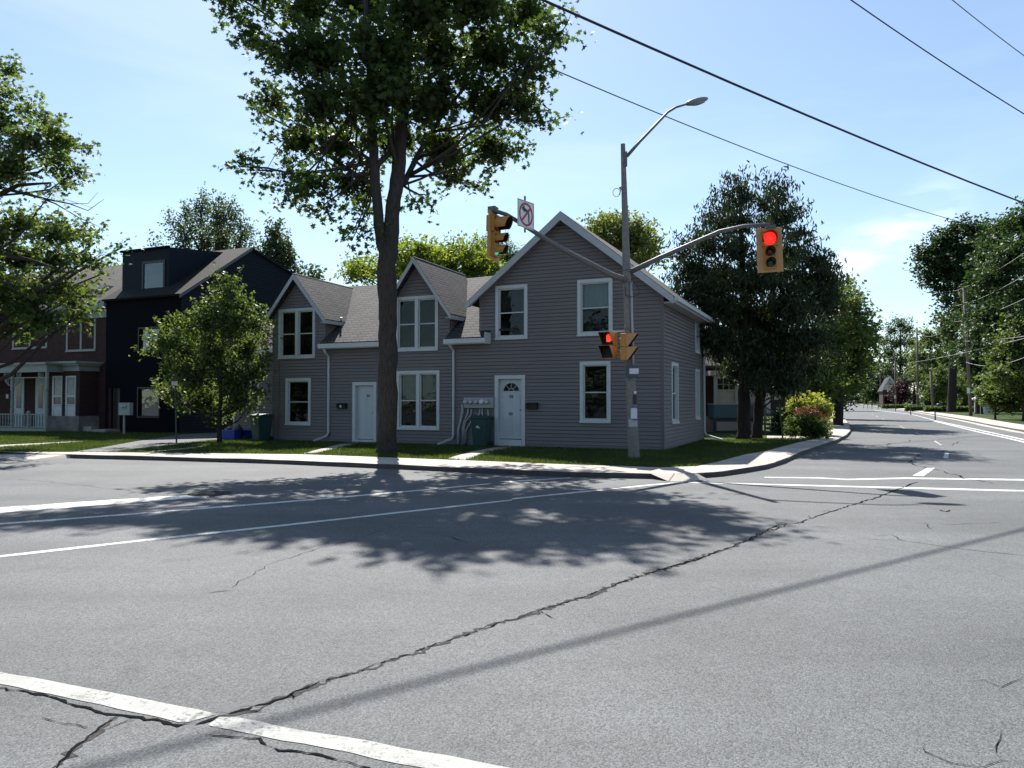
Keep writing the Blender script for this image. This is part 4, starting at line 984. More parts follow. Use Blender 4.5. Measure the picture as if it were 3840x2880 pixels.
x=FB(104,1550,pv)[0];MB().lathe((x,pv+.05,pb),[(.10,0),(.10,.12),(.085,.15),(.085,rt-pb-.05),(.10,rt-pb),(.10,rt-pb+.08),(.06,rt-pb+.15)],10).build('newel_post',M_cream,kh)
for (xa,xb,dk) in ((55,92,1),(138,172,1)):
    a=FB(xa,1415,.34);b_=FB(xb,1600,.34)
    q=MB().box(a[0],b_[0],.28,.345,pb,a[1]).build('door',mat('porch_door_pale',(.40,.47,.48),.5),kh)
    MB().box(a[0]+(b_[0]-a[0])*.32,b_[0]-(b_[0]-a[0])*.25,.268,.279,pb+.95,a[1]-.35).build('door_pane',mat('pane_dark',(.05,.06,.075),.1),q)
a=FB(28,1485,.34);MB().box(a[0]-.1,a[0]+.1,.32,.345,a[1]-.13,a[1]+.1).build('notice',M_paper,kh)
MB().box(bra-.1,bra+.5,-.4,.0,-.05,.25).build('side_step',M_path,kh)

# ------------------------------------------------------------------ cottage behind the cedars
pc=G(2679,1623,GZ);CO=(pc.x,pc.y,GZ)
ch=empty('brick_cottage',CO,0,'small dark brick cottage with a teal sunporch and wooden steps behind the cedars','house')
def FC(px,py,y=0):
    q=A(px,py,pc.y+y);return (q.x-pc.x,q.z-GZ)
MB().box(-5,2.4,1.0,8,.75,3.15).build('wall',M_brick,ch)
MB().box(-5,2.4,.97,8,-.1,.75).build('foundation',M_stone,ch)
q=MB();slab(q,[(-5.4,.6,3.15),(2.6,.6,3.15),(2.6,4.5,5.3),(-5.4,4.5,5.3)],.1);slab(q,[(-5.4,4.5,5.3),(2.6,4.5,5.3),(2.6,8.4,3.15),(-5.4,8.4,3.15)],.1);q.build('roof',M_roof2,ch)
xb=FC(2768,1500)[0];t1=FC(2700,1395)[1];t2=FC(2700,1515)[1];t3=FC(2700,1567)[1]
xr=xb+1.15
MB().box(-.02,xr,0,1,t3,t2-.03).build('teal_panel',M_teal,ch)
q=MB();q.box(-.06,xr+.05,-.03,1,t2-.03,t2+.02).box(-.2,xr+.2,-.12,1,t1-.16,t1+.06).box(0,.16,0,.1,t2+.02,t1-.16).box(.98,1.18,0,.1,t2+.02,t1-.16).box(xr-.1,xr,0,.1,t2+.02,t1-.16).box(.16,.98,.03,.08,t1-.30,t1-.16).box(.16,.98,.03,.08,t2+.02,t2+.10)
zm=(t1-.3+t2+.1)/2
q.box(.16,.98,.035,.075,zm-.03,zm+.03)
for k in(1,2):q.box(.16+.273*k-.012,.16+.273*k+.012,.04,.07,zm+.03,t1-.3)
q.box(.16,.98,.04,.07,(zm+t1-.3)/2-.01,(zm+t1-.3)/2+.01)
q.build('window_frame',M_cream,ch)
MB().box(.16,xr-.1,.085,.09,zm,t1-.16).build('upper_pane',mat('pane_black',(.01,.012,.014),.1),ch)
MB().box(.16,xr-.1,.085,.09,t2+.05,zm).build('lower_pane',mat('pane_blind',(.30,.29,.25),.6),ch)
q=MB();q.box(-.02,xr,.06,.12,0,t3-.02).build('under_panel',mat('teal_dark_board',(.02,.04,.05),.7),ch)
q=MB();lw=.03
x0_,x1_,z0_,z1_=.12,xr-.1,.10,t3-.18
n=16
for k in range(-8,n):
    for s in(1,-1):
        xa=x0_+k*.12;h_=z1_-z0_
        a0=(xa,z0_) if s>0 else (xa,z1_);a1=(xa+h_,z1_) if s>0 else (xa+h_,z0_)
        # clip to the panel
        t0=max(0,(x0_-a0[0])/(a1[0]-a0[0]));t1_=min(1,(x1_-a0[0])/(a1[0]-a0[0]))
        if t1_<=t0:continue
        P=lambda t:(a0[0]+(a1[0]-a0[0])*t,.045 if s>0 else .035,a0[1]+(a1[1]-a0[1])*t)
        q.bar(P(t0),P(t1_),.008,lw)
q.build('lattice',mat('lattice_pale',(.45,.46,.44),.6),ch)
# porch roof + column + door
a=FC(2868,1430,.6);q=MB()
cxp=FC(2925,1430,.5)[0]
zt=FC(2925,1432,.5)[1];q.prism([(xr+.3,.2,zt-.1),(cxp+.45,.2,zt-.25),(cxp+.45,.2,zt-.13),(xr+.9,.2,zt+.4),(xr+.3,.2,zt+.4)],(0,1.4,0));q.build('porch_roof',mat('porch_roof_pale',(.30,.30,.27),.6),ch)
MB().box(a[0]-.12,a[0]+.12,.2,.45,.9,zt-.1).build('porch_column',M_white,ch)
MB().box(xr+.2,cxp+.4,.9,.99,.9,zt-.28).build('porch_back',M_int,ch)
MB().box(xr+.2,cxp+.4,.2,1,.75,.9).build('porch_floor',M_teal,ch)
sx=FC(2850,1530)[0]
st_=MB()
for k in range(4):st_.box(sx-.1+.2*k,sx+.1+.2*k,-.9,0.2,.0 if k==9 else .62-.2*k-.05,.66-.2*k)
st_.build('steps',mat('weathered_wood',(.20,.165,.13),.85,var=.3),ch)
q=MB();q.bar((sx-.1,-.9,1.22),(sx+.68,-.9,.76),.05,.06).bar((sx-.08,-.9,0),(sx-.08,-.9,1.19),.07,.07).bar((sx+.62,-.9,0),(sx+.62,-.9,.8),.08,.08)
for k in range(6):
    x=sx+.0+.105*k;q.bar((x,-.9,.5-.07*k),(x,-.9,1.14-.062*k),.025,.025)
q.build('stair_rail',mat('weathered_wood',(.20,.165,.13),.85,var=.3),ch)
q=MB();a=FC(2834,1440,-.2);pts=[FC(2834,1440,-.2),FC(2838,1560,-.2),FC(2828,1600,-.2),FC(2848,1626,-.2)]
q.tube([(c[0],-.2,c[1]) for c in pts],.04,6);q.build('downspout',M_cream,ch)

# ------------------------------------------------------------------ signal pole
PB=G(2378,1718,GZ);PD=PB.y
def PP(px,py,d=None):return A(px,py,PD if d is None else d)
sp_=empty('signal_pole',PB,0,'leaning octagonal concrete pole at the corner carrying signal arms and a street lamp','pole')
Lp=lambda p:(p[0]-PB.x,p[1]-PB.y,p[2]-PB.z)
ptop=PP(2336,540);jn=PP(2350,1030)
pm=PP(2362,1360)
MB().tube([(0,0,-.1),Lp(pm),Lp(jn),Lp(ptop)],[.150,.118,.105,.058],8).build('pole_shaft',M_pole,sp_)
armL=[PP(2352,1052),A(2290,1030,PD-.35),A(2100,930,PD-1.5),A(1960,842,16.95),A(1900,805,16.55),A(1843,786,16.35)]
rl=[.085,.08,.062,.05,.046,.044]
MB().tube([Lp(p) for p in armL],rl,10).build('mast_arm',M_arm,sp_,smooth=True)
armR=[PP(2362,1020),A(2480,964,19.0),A(2700,868,18.3),A(2790,848,18.0),A(2890,842,17.8)]
MB().tube([Lp(p) for p in armR],[.07,.062,.05,.045,.042],10).build('mast_arm',M_arm,sp_,smooth=True)
armT=[PP(2352,585),A(2400,530,PD+.2),A(2505,420,PD+.75),A(2535,402,PD+.9),A(2572,391,PD+1.1)]
MB().tube([Lp(p) for p in armT],[.045,.04,.034,.032,.03],8).build('lamp_arm',M_arm,sp_,smooth=True)
lc=A(2612,380,PD+1.3);hm=MB();ang=math.atan2(lc.z-armT[-1].z,lc.x-armT[-1].x)
mm_=Matrix.Rotation(-R(14),4,'Y')
hm.ell(Lp(lc),(.34,.15,.085),16,8,mm_.to_3x3().to_4x4());hm.build('lamp_head',mat('lamp_grey',(.22,.23,.24),.45,metal=.3),sp_,smooth=True)
q=MB();q.ell(Lp(lc+Vector((.04,0,-.05))),(.22,.11,.05),14,6,mm_.to_3x3().to_4x4());q.build('lamp_lens',mat('lamp_lens',(.25,.26,.25),.3),sp_,smooth=True)
q=MB()
for z,rr_ in ((PP(2350,1015).z,.125),(PP(2350,1060).z,.13),(PP(2362,1235).z,.135)):
    f_=(z-PB.z)/(ptop.z-PB.z);xx=(ptop.x-PB.x)*f_
    q.tube([(xx,0,z-PB.z-.03),(xx,0,z-PB.z+.03)],rr_,12)
q.box(ptop.x-PB.x+.02,ptop.x-PB.x+.1,-.08,.0,PP(2345,600).z-PB.z-.18,PP(2345,600).z-PB.z+.2)
q.build('bracket_band',M_arm,sp_)
q=MB();q.tube([Lp(PP(2366,1060,PD-.1)),Lp(PP(2372,1250,PD-.12)),Lp(PP(2374,1380,PD-.13))],.03,8);q.build('conduit',M_pvc,sp_,smooth=True)
q=MB();q.tube([Lp(PP(2366,1045,PD-.15)),Lp(PP(2388,1070,PD-.2)),Lp(PP(2400,1090,PD-.2)),Lp(PP(2398,1106,PD-.15)),Lp(PP(2370,1112,PD-.12))],.008,5);q.tube([Lp(PP(2345,1075,PD-.14)),Lp(PP(2345,1105,PD-.15)),Lp(PP(2358,1115,PD-.15)),Lp(PP(2370,1112,PD-.13))],.01,5)
for k in range(3):q.tube([Lp(PP(2330,705,PD)+Vector((0,0,0)))]+[Lp(PP(2312+14*math.cos(t*.7+k*.5),722+16*math.sin(t*.7+k*.5),PD-.05)) for t in range(10)],.006,4)
build_split(q,'loose_cable',M_cable,sp_)
MB().ell(Lp(PP(2328,704)),(.05,.05,.05),8,6).build('insulator',M_grey,sp_)

# signal heads
def visor(mb,c,d,r,l,n=14,cut=.35):
    """tunnel hood around axis -Y at local c, open below"""
    c=Vector(c);pi=math.pi
    for k in range(n):
        a0=-.20*pi+1.4*pi*k/n;a1=-.20*pi+1.4*pi*(k+1)/n
        def P(a,rr,y,cutb=0):
            return (c.x+rr*math.cos(a),c.y-y,c.z+rr*math.sin(a))
        def ln(a):return l*(1-cut*(1-math.sin(a))/1.6)
        mb.quad(P(a0,r,0),P(a1,r,0),P(a1,r,ln(a1)),P(a0,r,ln(a0)))
        mb.quad(P(a0,r-.006,0),P(a0,r-.006,ln(a0)),P(a1,r-.006,ln(a1)),P(a1,r-.006,0))
        mb.quad(P(a0,r,ln(a0)),P(a1,r,ln(a1)),P(a1,r-.006,ln(a1)),P(a0,r-.006,ln(a0)))
def signal(top,rz,label,lit,back=True,tilt=0):
    """top = centre top of the housing in the world"""
    e_=empty('traffic_light',top,rz,label,'traffic light');e_.rotation_euler=(0,tilt,rz)
    # 300 mm red + two 200 mm
    hs=[(.36,.15,-.0),(.27,.10,0),(.27,.10,0)];z=0
    b=MB();b.box(-.19,.19,0,.16,-.36,0).box(-.145,.145,0.002,.15,-.9,-.362);b.build('housing',M_yel,e_,bevel=.012)
    q=MB();q.box(-.295,.295,.05,.062,-.98,.09)
    if back:q.build('backboard',M_yel2,e_,bevel=.004)
    zz=[-.18,-.50,-.765];rad=[.15,.10,.10];lens=lit
    doorf=MB()
    for i in range(3):
        MB().lathe((0,-.012,zz[i]),[(rad[i],0),(rad[i]*.9,.02),(rad[i]*.5,.035),(.01,.04)],20,'y').build('lens',lens[i],e_,smooth=True)
        s_=.178 if i==0 else .132
        for (x0,x1,z0,z1) in ((-s_,s_,zz[i]+rad[i]+.006,zz[i]+s_),(-s_,s_,zz[i]-s_,zz[i]-rad[i]-.006),(-s_,-rad[i]-.004,zz[i]-rad[i],zz[i]+rad[i]),(rad[i]+.004,s_,zz[i]-rad[i],zz[i]+rad[i])):doorf.box(x0,x1,-.03,-.001,z0,z1)
    doorf.build('lens_door',M_yel,e_)
    return e_,zz,rad
tR=A(2884,866,17.75)
e_,zz,rad=signal(tR,math.atan2(tR.x,-tR.y)+math.pi if False else -math.atan2(tR.x,tR.y)*-0+0,'yellow traffic light facing the viewer with its red lens lit',[M_lred,M_lamb_off,M_lgrn_off])
e_.rotation_euler=(0,R(-2),-math.atan2(tR.x,tR.y)*.6)
for i in range(3):
    v=MB();visor(v,(0,-.03,zz[i]),0,rad[i]+.012,.22 if i==0 else .17);v.build('visor',M_vis,e_)
MB().tube([(0,.08,0),(0,.08,.12)],.025,8).box(-.07,.16,.02,.14,.07,.15).build('hanger',M_arm,e_)
tL=A(1862,812,16.45)
e2,zz,rad=signal(tL,0,'traffic light seen sideways with a green lens, hung from the left arm',[M_lred_off,M_lamb_off,M_lgreen])
e2.rotation_euler=(0,R(3),R(66))
for i in range(3):
    v=MB();visor(v,(0,-.03,zz[i]),0,rad[i]+.012,.34 if i==0 else .26,cut=.3);v.build('visor',M_yel,e2)
    v=MB();visor(v,(0,-.03,zz[i]),0,rad[i]+.004,.335 if i==0 else .255,cut=.3);v.build('visor_lining',M_vis,e2)
MB().tube([(0,.08,0),(0,.08,.14)],.03,8).box(-.09,.09,.0,.18,.08,.22).build('hanger',M_arm,e2)
# no left turn sign
sc_=A(1938,811,16.9);rzs=math.atan2(-(armL[3]-armL[4]).y,-(armL[3]-armL[4]).x)
sg=empty('no_left_turn_sign',sc_,R(52),'square white sign with a red ring barring a black left arrow','road sign')
sg.location=sc_+Vector((.79,-.62,0))*.26
h_=.31
MB().box(-h_,h_,0,.006,-h_,h_).build('plate',M_signw,sg,bevel=.004)
MB().tube([(0,.03,-.40),(0,.03,.42)],.022,8).build('mounting_rod',M_arm,sg)
q=MB();n=36
for k in range(n):
    a,b_=2*math.pi*k/n,2*math.pi*(k+1)/n
    q.quad(*[(r*math.cos(t)*.9,-.004,r*math.sin(t)*.93) for r,t in ((.285,a),(.285,b_),(.232,b_),(.232,a))])
q.quad((-.185,-.0045,-.15),(-.155,-.0045,-.19),(.19,-.0045,.15),(.155,-.0045,.19));q.build('prohibition_ring',M_red,sg)
q=MB();q.quad((.085,-.0025,-.18),(.125,-.0025,-.18),(.13,-.0025,.0),(.075,-.0025,.06)).quad((.13,-.0025,.0),(.10,-.0025,.09),(-.04,-.0025,.14),(-.06,-.0025,.08)).quad((-.17,-.0025,.115),(-.06,-.0025,.20),(-.03,-.0025,.03));q.build('arrow',M_blk,sg)
q=MB();f_=.295
for (x0,x1,z0,z1) in ((-f_,f_,f_-.008,f_),(-f_,f_,-f_,-f_+.008),(-f_,-f_+.008,-f_+.008,f_-.008),(f_-.008,f_,-f_+.008,f_-.008)):q.quad((x0,-.003,z0),(x1,-.003,z0),(x1,-.003,z1),(x0,-.003,z1))
q.build('border_line',M_blk,sg)
# pedestrian signals
def pedsig(c,rz,label,lit):
    e_=empty('pedestrian_signal',c,rz,label,'pedestrian signal','pedestrian signals on the corner pole')
    b=MB();b.box(-.17,.17,0,.15,-.34,-.002).box(-.17,.17,0,.15,.002,.34);b.build('housing',M_yel,e_,bevel=.012)
    for s,zc in ((1,.17),(-1,-.17)):
        MB().box(-.145,.145,-.012,-.002,zc-.145,zc+.145).build('screen',M_vis,e_)
        v=MB();vi=MB();l=.28
        for (x,dx) in ((-.165,.004),(.165,-.004)):
            v.prism([(x,0,zc+.165),(x,-l,zc+.165),(x,-.04,zc-.16),(x,0,zc-.16)],(dx,0,0))
        v.box(-.165,.165,-l,0,zc+.161,zc+.166)
        vi.prism([(-.155,-.013,zc+.155),(-.155,-l+.01,zc+.155),(-.155,-.05,zc-.15),(-.155,-.013,zc-.15)],(.003,0,0));vi.prism([(.152,-.013,zc+.155),(.152,-l+.01,zc+.155),(.152,-.05,zc-.15),(.152,-.013,zc-.15)],(.003,0,0));vi.box(-.15,.15,-l+.01,-.013,zc+.150,zc+.1605)
        v.build('visor',M_yel2,e_);vi.build('visor_lining',M_vis,e_)
    for zc in(.17,-.17):MB().ell((0,.15,zc),(.09,.05,.09),12,6).build('back_cap',M_yel,e_,smooth=True)
    if lit:
        q=MB()
        y=-.016
        q.prism([(-.06,y,.10),(.05,y,.09),(.07,y,.18),(-.06,y,.19)],(0,-.003,0))
        for i,(x,t) in enumerate(((-.048,.27),(-.015,.30),(.018,.29),(.05,.25))):q.box(x-.013,x+.013,y-.003,y,.19,t)
        q.bar((.065,y-.0015,.12),(.105,y-.0015,.19),.003,.026)
        q.build('hand_symbol',M_hand,e_)
    return e_
c1_=PP(2283,1296,PD-.1);pedsig(c1_,R(-36),'pedestrian signal left of the pole showing a lit red hand',True)
c2_=PP(2352,1301,PD-.30);pedsig(c2_,R(74),'pedestrian signal on the pole turned right, yellow back and wedge visors',False)
q=MB();
for z_ in (1244,1342):q.bar(Lp(PP(2285,z_,PD-.02)),Lp(PP(2350,z_-3,PD)),.05,.05)
q.build('signal_bracket',M_grey,sp_)
cbx=empty('control_box',PP(2370,1393,PD-.2),R(0),'dark blue grey control box with a pale label strapped to the corner pole','control box')
MB().box(-.15,.15,-.10,.08,-.15,.15).build('case',mat('box_bluegrey',(.05,.08,.10),.5),cbx,bevel=.012)
MB().box(-.08,.152,-.108,-.101,-.065,.075).build('label_plate',M_paper,cbx)
def note(x0,y0,x1,y1,m,label,name='poster',off=.15):
    a=PP(x0,y0,PD-off);b_=PP(x1,y1,PD-off);w_=abs(b_.x-a.x)/2;h2=abs(a.z-b_.z)/2
    q=MB();n=5
    for k in range(n):
        t0=-w_+2*w_*k/n;t1=-w_+2*w_*(k+1)/n
        f=lambda t:.6*t*t/.15
        q.prism([(t0,f(t0),-h2),(t1,f(t1),-h2),(t1,f(t1),h2),(t0,f(t0),h2)],(0,.002,0))
    o=q.build(name,m);o.location=(a+b_)/2;T(o,label,'poster','torn notices on the corner pole');return o
note(2366,1521,2390,1570,M_paper,'pale lilac notice with torn tear strips on the concrete pole')
note(2358,1572,2392,1601,mat('paper_grey',(.38,.39,.42),.8,var=.35,scale=30),'grey weathered notice, lowest of the papers on the pole')
note(2374,1481,2388,1516,mat('paper_dark',(.04,.03,.035),.7),'small dark brown poster above the lilac notice on the pole')
note(2377,1467,2387,1476,M_paper,'tiny white sticker topmost of the papers on the pole')
q=note(2366,1521.5,2391,1530,M_paperd,'blue grey strip across the top of the lilac notice',off=.156)
q=note(2366,1570,2391,1577,M_paperd,'blue grey strip between the two lowest notices on the pole',off=.156)

# ------------------------------------------------------------------ street signs on posts
def postsign(px,py,z,tx,ty,w_,h2,label,post,kind):
    b0=G(px,py,z);d=b0.y;t=A(tx,ty,d)
    e_=empty('sign_post',b0,0,label,'street sign')
    L_=lambda p:(p[0]-b0.x,p[1]-b0.y,p[2]-b0.z)
    lt=L_(t);MB().tube([(0,0,-.05),(lt[0],0,lt[2]+.05)],.028,6).build('post',post,e_)
    MB().box(lt[0]-w_/2,lt[0]+w_/2,-.045,-.038,lt[2]-h2,lt[2]).build('plate',M_signw,e_,bevel=.002)
    return e_,lt
M_gpost=mat('green_post',(.03,.06,.05),.6)
e_,lt=postsign(2936,1648,GZ,2914,1463,.24,.37,'white parking sign on a leaning green post in front of the cottage',M_gpost,0)
q=MB();n=20
for k in range(n):
    a,b_=2*math.pi*k/n,2*math.pi*(k+1)/n
    q.quad(*[(lt[0]+r*math.cos(t),-.0475,lt[2]-.12+r*math.sin(t)) for r,t in ((.075,a),(.075,b_),(.058,b_),(.058,a))])
q.bar((lt[0]-.045,-.0478,lt[2]-.075),(lt[0]+.045,-.0478,lt[2]-.165),.0006,.014);q.build('red_ring',M_red,e_)
q=MB();q.box(lt[0]-.03,lt[0]-.015,-.047,-.0455,lt[2]-.165,lt[2]-.08).box(lt[0]-.015,lt[0]+.02,-.047,-.0455,lt[2]-.095,lt[2]-.08).box(lt[0]-.015,lt[0]+.02,-.047,-.0455,lt[2]-.135,lt[2]-.12).box(lt[0]+.02,lt[0]+.033,-.047,-.0455,lt[2]-.13,lt[2]-.085);q.build('letter_p',M_blk,e_)
e_,lt=postsign(662,1662,GZ,657,1403,.21,.40,'small white and red regulation sign beside the young tree',M_gpost,0)
MB().box(lt[0]-.09,lt[0]+.09,-.049,-.0455,lt[2]-.24,lt[2]-.16).build('red_band',mat('faded_red',(.22,.07,.07),.6),e_)
for k in range(4):MB().box(lt[0]-.07,lt[0]+.07,-.049,-.0455,lt[2]-.05-.028*k-.012,lt[2]-.05-.028*k).build('text_line',mat('faded_text',(.25,.22,.27),.7),e_)

# ------------------------------------------------------------------ utility poles, bollards, wires
def upole(bx,by,tx,ty,z=GZ,D=None,r=.15,label='',extra=None):
    b0=G(bx,by,z) if D is None else A(bx,by,D)
    if D is not None:b0.z=z
    t=A(tx,ty,b0.y);e_=empty('utility_pole',b0,0,label,'utility pole','utility poles along the right side of the road')
    L_=lambda p:(p[0]-b0.x,p[1]-b0.y,p[2]-b0.z)
    MB().tube([(0,0,-.1),L_(t)],[r,r*.7],10).build('pole',M_wood,e_,smooth=True)
    return e_,b0,t
e_,b0,t0_=upole(3641,1559,3614,1081,r=.17,label='weathered wooden utility pole with a white tag, nearest on the right lawn')
c=A(3632,1464,b0.y-.25);MB().box(c.x-b0.x-.15,c.x-b0.x+.15,c.y-b0.y-.02,c.y-b0.y,c.z-b0.z-.28,c.z-b0.z+.24).build('tag',M_signw,e_)
poles=[(b0,t0_)]
e_,b0,t=upole(3500,1541,3490,1391,D=104,r=.20,label='short dark utility pole left of the big maple trunk');poles.append((b0,t))
e_,b0,t=upole(3442,1533,3438,1228,D=140,r=.22,label='tall dark utility pole in front of the maple row, with a lamp arm');poles.append((b0,t))
q=MB();c=A(3438,1447,140);q.bar((c.x-b0.x,-.1,c.z-b0.z),(c.x-b0.x-1.6,-.3,c.z-b0.z+.02),.1,.12);q.build('arm',M_grey,e_)
e_,b0,t=upole(3359,1530,3356,1352,D=158,r=.17,label='slim utility pole by the purple tree with a white tag');poles.append((b0,t))
c=A(3357,1488,157.5);MB().box(c.x-b0.x-.18,c.x-b0.x+.18,-.5,-.45,c.z-b0.z-.3,c.z-b0.z+.3).build('tag',M_signw,e_)
e_,b0,t=upole(3302,1527,3301,1340,D=200,r=.18,label='utility pole with a street lamp arm reaching left, far along the road');poles.append((b0,t))
q=MB();c=A(3301,1342,200);q.bar((0,0,c.z-b0.z),(-1.9,-.3,c.z-b0.z+.3),.1,.1);q.ell((-2.3,-.3,c.z-b0.z+.3),(.5,.2,.12),8,6);q.build('lamp_arm',M_grey,e_)
e_,b0,t=upole(3270,1524,3269,1368,D=240,r=.18,label='farthest wooden utility pole near the end of the road');poles.append((b0,t))
def wirec(a,b_,sag,r,name,m,label,n=24,grp=None):
    a=Vector(a);b_=Vector(b_);pts=[]
    for k in range(n+1):
        t=k/n;p=a.lerp(b_,t);p.z-=sag*4*t*(1-t);pts.append(p)
    o=MB().tube(pts,r,6).build(name,m,None,smooth=True);T(o,label,'cable',grp);return o
# thick bundled cable: position solved from its picture and its shadow
P1=Vector((.80,15.22,9.83));P2=Vector((18.22,26.53,8.54))
dv=(P2-P1).normalized()
wirec(P1-dv*26+Vector((0,0,.9)),P2+dv*22+Vector((0,0,1.2)),1.15,.028,'overhead_cable',M_cable,'thick black cable crossing the sky from top centre to the right edge')
# second thin wire
a=A(2090,248,15);b_=A(3660,848,74)
wirec(A(1750,120,32),b_,.7,.03,'overhead_cable',mat('cable_thin',(.10,.11,.13),.6),'thin grey wire passing behind the street lamp to the right trees')
a=A(3232,0,26);b_=A(3840,400,30);d=(b_-a);wirec(a-d*.6,b_+d*.7,.35,.022,'overhead_cable',M_cable,'black wire crossing the upper right corner of the sky, lower one')
a=A(3604,0,27);b_=A(3840,182,29.5);d=(b_-a);wirec(a-d*1.2,b_+d*1.5,.3,.016,'overhead_cable',M_cable,'black wire nipping the very top right corner of the sky')
def g34(x,y):return (3400+x/3.318,900+y/3.318)
pn=poles[0][0].y
for pa,pb,sg_,lb in ((g34(1460,115),g34(600,635),.4,'pale service wire, highest of those sloping to the near right pole'),(g34(1460,385),g34(600,820),.5,'pale service wire, second of those sloping to the near right pole'),(g34(1460,672),g34(600,1015),.5,'pale service wire, third of those sloping past the near right pole'),
    (g34(1460,1180),g34(715,1258),.15,'pale wire bundle meeting the near right pole below the middle'),(g34(1460,1190),g34(0,1530),.3,'grey wire bundle sagging across the lower maple row'),(g34(1460,1380),g34(745,1520),.7,'low drooping service wire right of the near right pole')):
    a=A(pa[0],pa[1],pn-26);b_=A(pb[0],pb[1],pn+(14 if pb[0]<3615 else 0)+(40 if pb[0]<3450 else 0))
    d=b_-a;wirec(a-d*.25,b_,sg_,.022,'service_wire',M_cable2,lb,grp=None)
wirec(A(*g34(600,1015),pn+14),poles[2][1]-Vector((0,0,.8)),1.3,.025,'service_wire',M_cable2,'pale wire sagging towards the tall dark utility pole')
wirec(poles[2][1]-Vector((0,0,1)),poles[4][1]-Vector((0,0,1)),1.2,.03,'service_wire',M_cable2,'far wire between the tall dark pole and the lamp arm pole')
bp=None
for i,(x,y,d) in enumerate(((3507,1576,None),(3415,1555,None),(3358,1542,None),(3325,1535.5,None),(3293,1533.5,None),(3270,1533.5,None),(3254,1532,None),(3239,1531,None))):
    p=G(x,y)
    if bp is None:
        bp=empty('bollard',p,0,'black flexible lane bollard, nearest beside the double white line','bollard','black flexible bollards along the bike lane')
        MB().lathe((0,0,0),[(.05,.03),(.05,.72),(.035,.78)],10).build('post',M_blk,bp,smooth=True);MB().lathe((0,0,0),[(.12,0),(.12,.02),(.06,.035)],12).build('base',M_blk,bp)
        MB().lathe((0,0,.55),[(.0515,0),(.0515,.1)],10).build('band',mat('reflector_grey',(.08,.08,.085),.4),bp)
    else:
        c=copy_tree(bp);c.location=p;c['label']=['','second black bollard from the nearest, below the tall dark pole','third black bollard, in line with the slim tagged pole','fourth black bollard along the bike lane','fifth black bollard, in front of the far side road','sixth black bollard beyond the far side road','second to last black bollard of the far row','last and farthest black bollard by the cars'][i]

# ------------------------------------------------------------------ foliage
def rotmats(nrm,spin):
    n=nrm/np.linalg.norm(nrm,axis=1,keepdims=True)
    h=np.where(np.abs(n[:,2:3])>.9,np.array([[1.,0,0]]),np.array([[0,0,1.]]))
    a=np.cross(h,n);a/=np.linalg.norm(a,axis=1,keepdims=True);b=np.cross(n,a)
    c,s=np.cos(spin)[:,None],np.sin(spin)[:,None]
    return a*c+b*s,-a*s+b*c,n
STAR=np.array([(0,-.42),(.16,-.14),(.46,-.22),(.30,.04),(.52,.26),(.20,.22),(0,.58),(-.20,.22),(-.52,.26),(-.30,.04),(-.46,-.22),(-.16,-.14)])
OVAL=np.array([(0,-.5),(.28,-.05),(.2,.3),(0,.55),(-.24,.25),(-.26,-.1)])
RHO=np.array([(0,-.5),(.36,0),(0,.5),(-.36,0)])
SPR=np.array([(0,-.6),(.16,-.1),(.10,.3),(0,.6),(-.12,.25),(-.15,-.15)])
def leafset(C,size,tmpl,rng,updir=.9,fold=.25,droop=None):
    n=len(C);nrm=rng.normal(size=(n,3));nrm[:,2]=np.abs(nrm[:,2])*.7+updir*rng.uniform(.2,1,n)
    if droop is not None:
        nrm=rng.normal(size=(n,3));nrm[:,2]*=.5
    a,b,c=rotmats(nrm,rng.uniform(0,2*math.pi,n) if droop is None else rng.normal(0,.6,n))
    s=size*rng.uniform(.65,1.3,n)[:,None]
    V=np.empty((n,len(tmpl),3))
    for i,(x,y) in enumerate(tmpl):V[:,i,:]=C+s*(a*x+b*y-c*abs(x)*fold)
    return V.reshape(-1,3)
LK=K
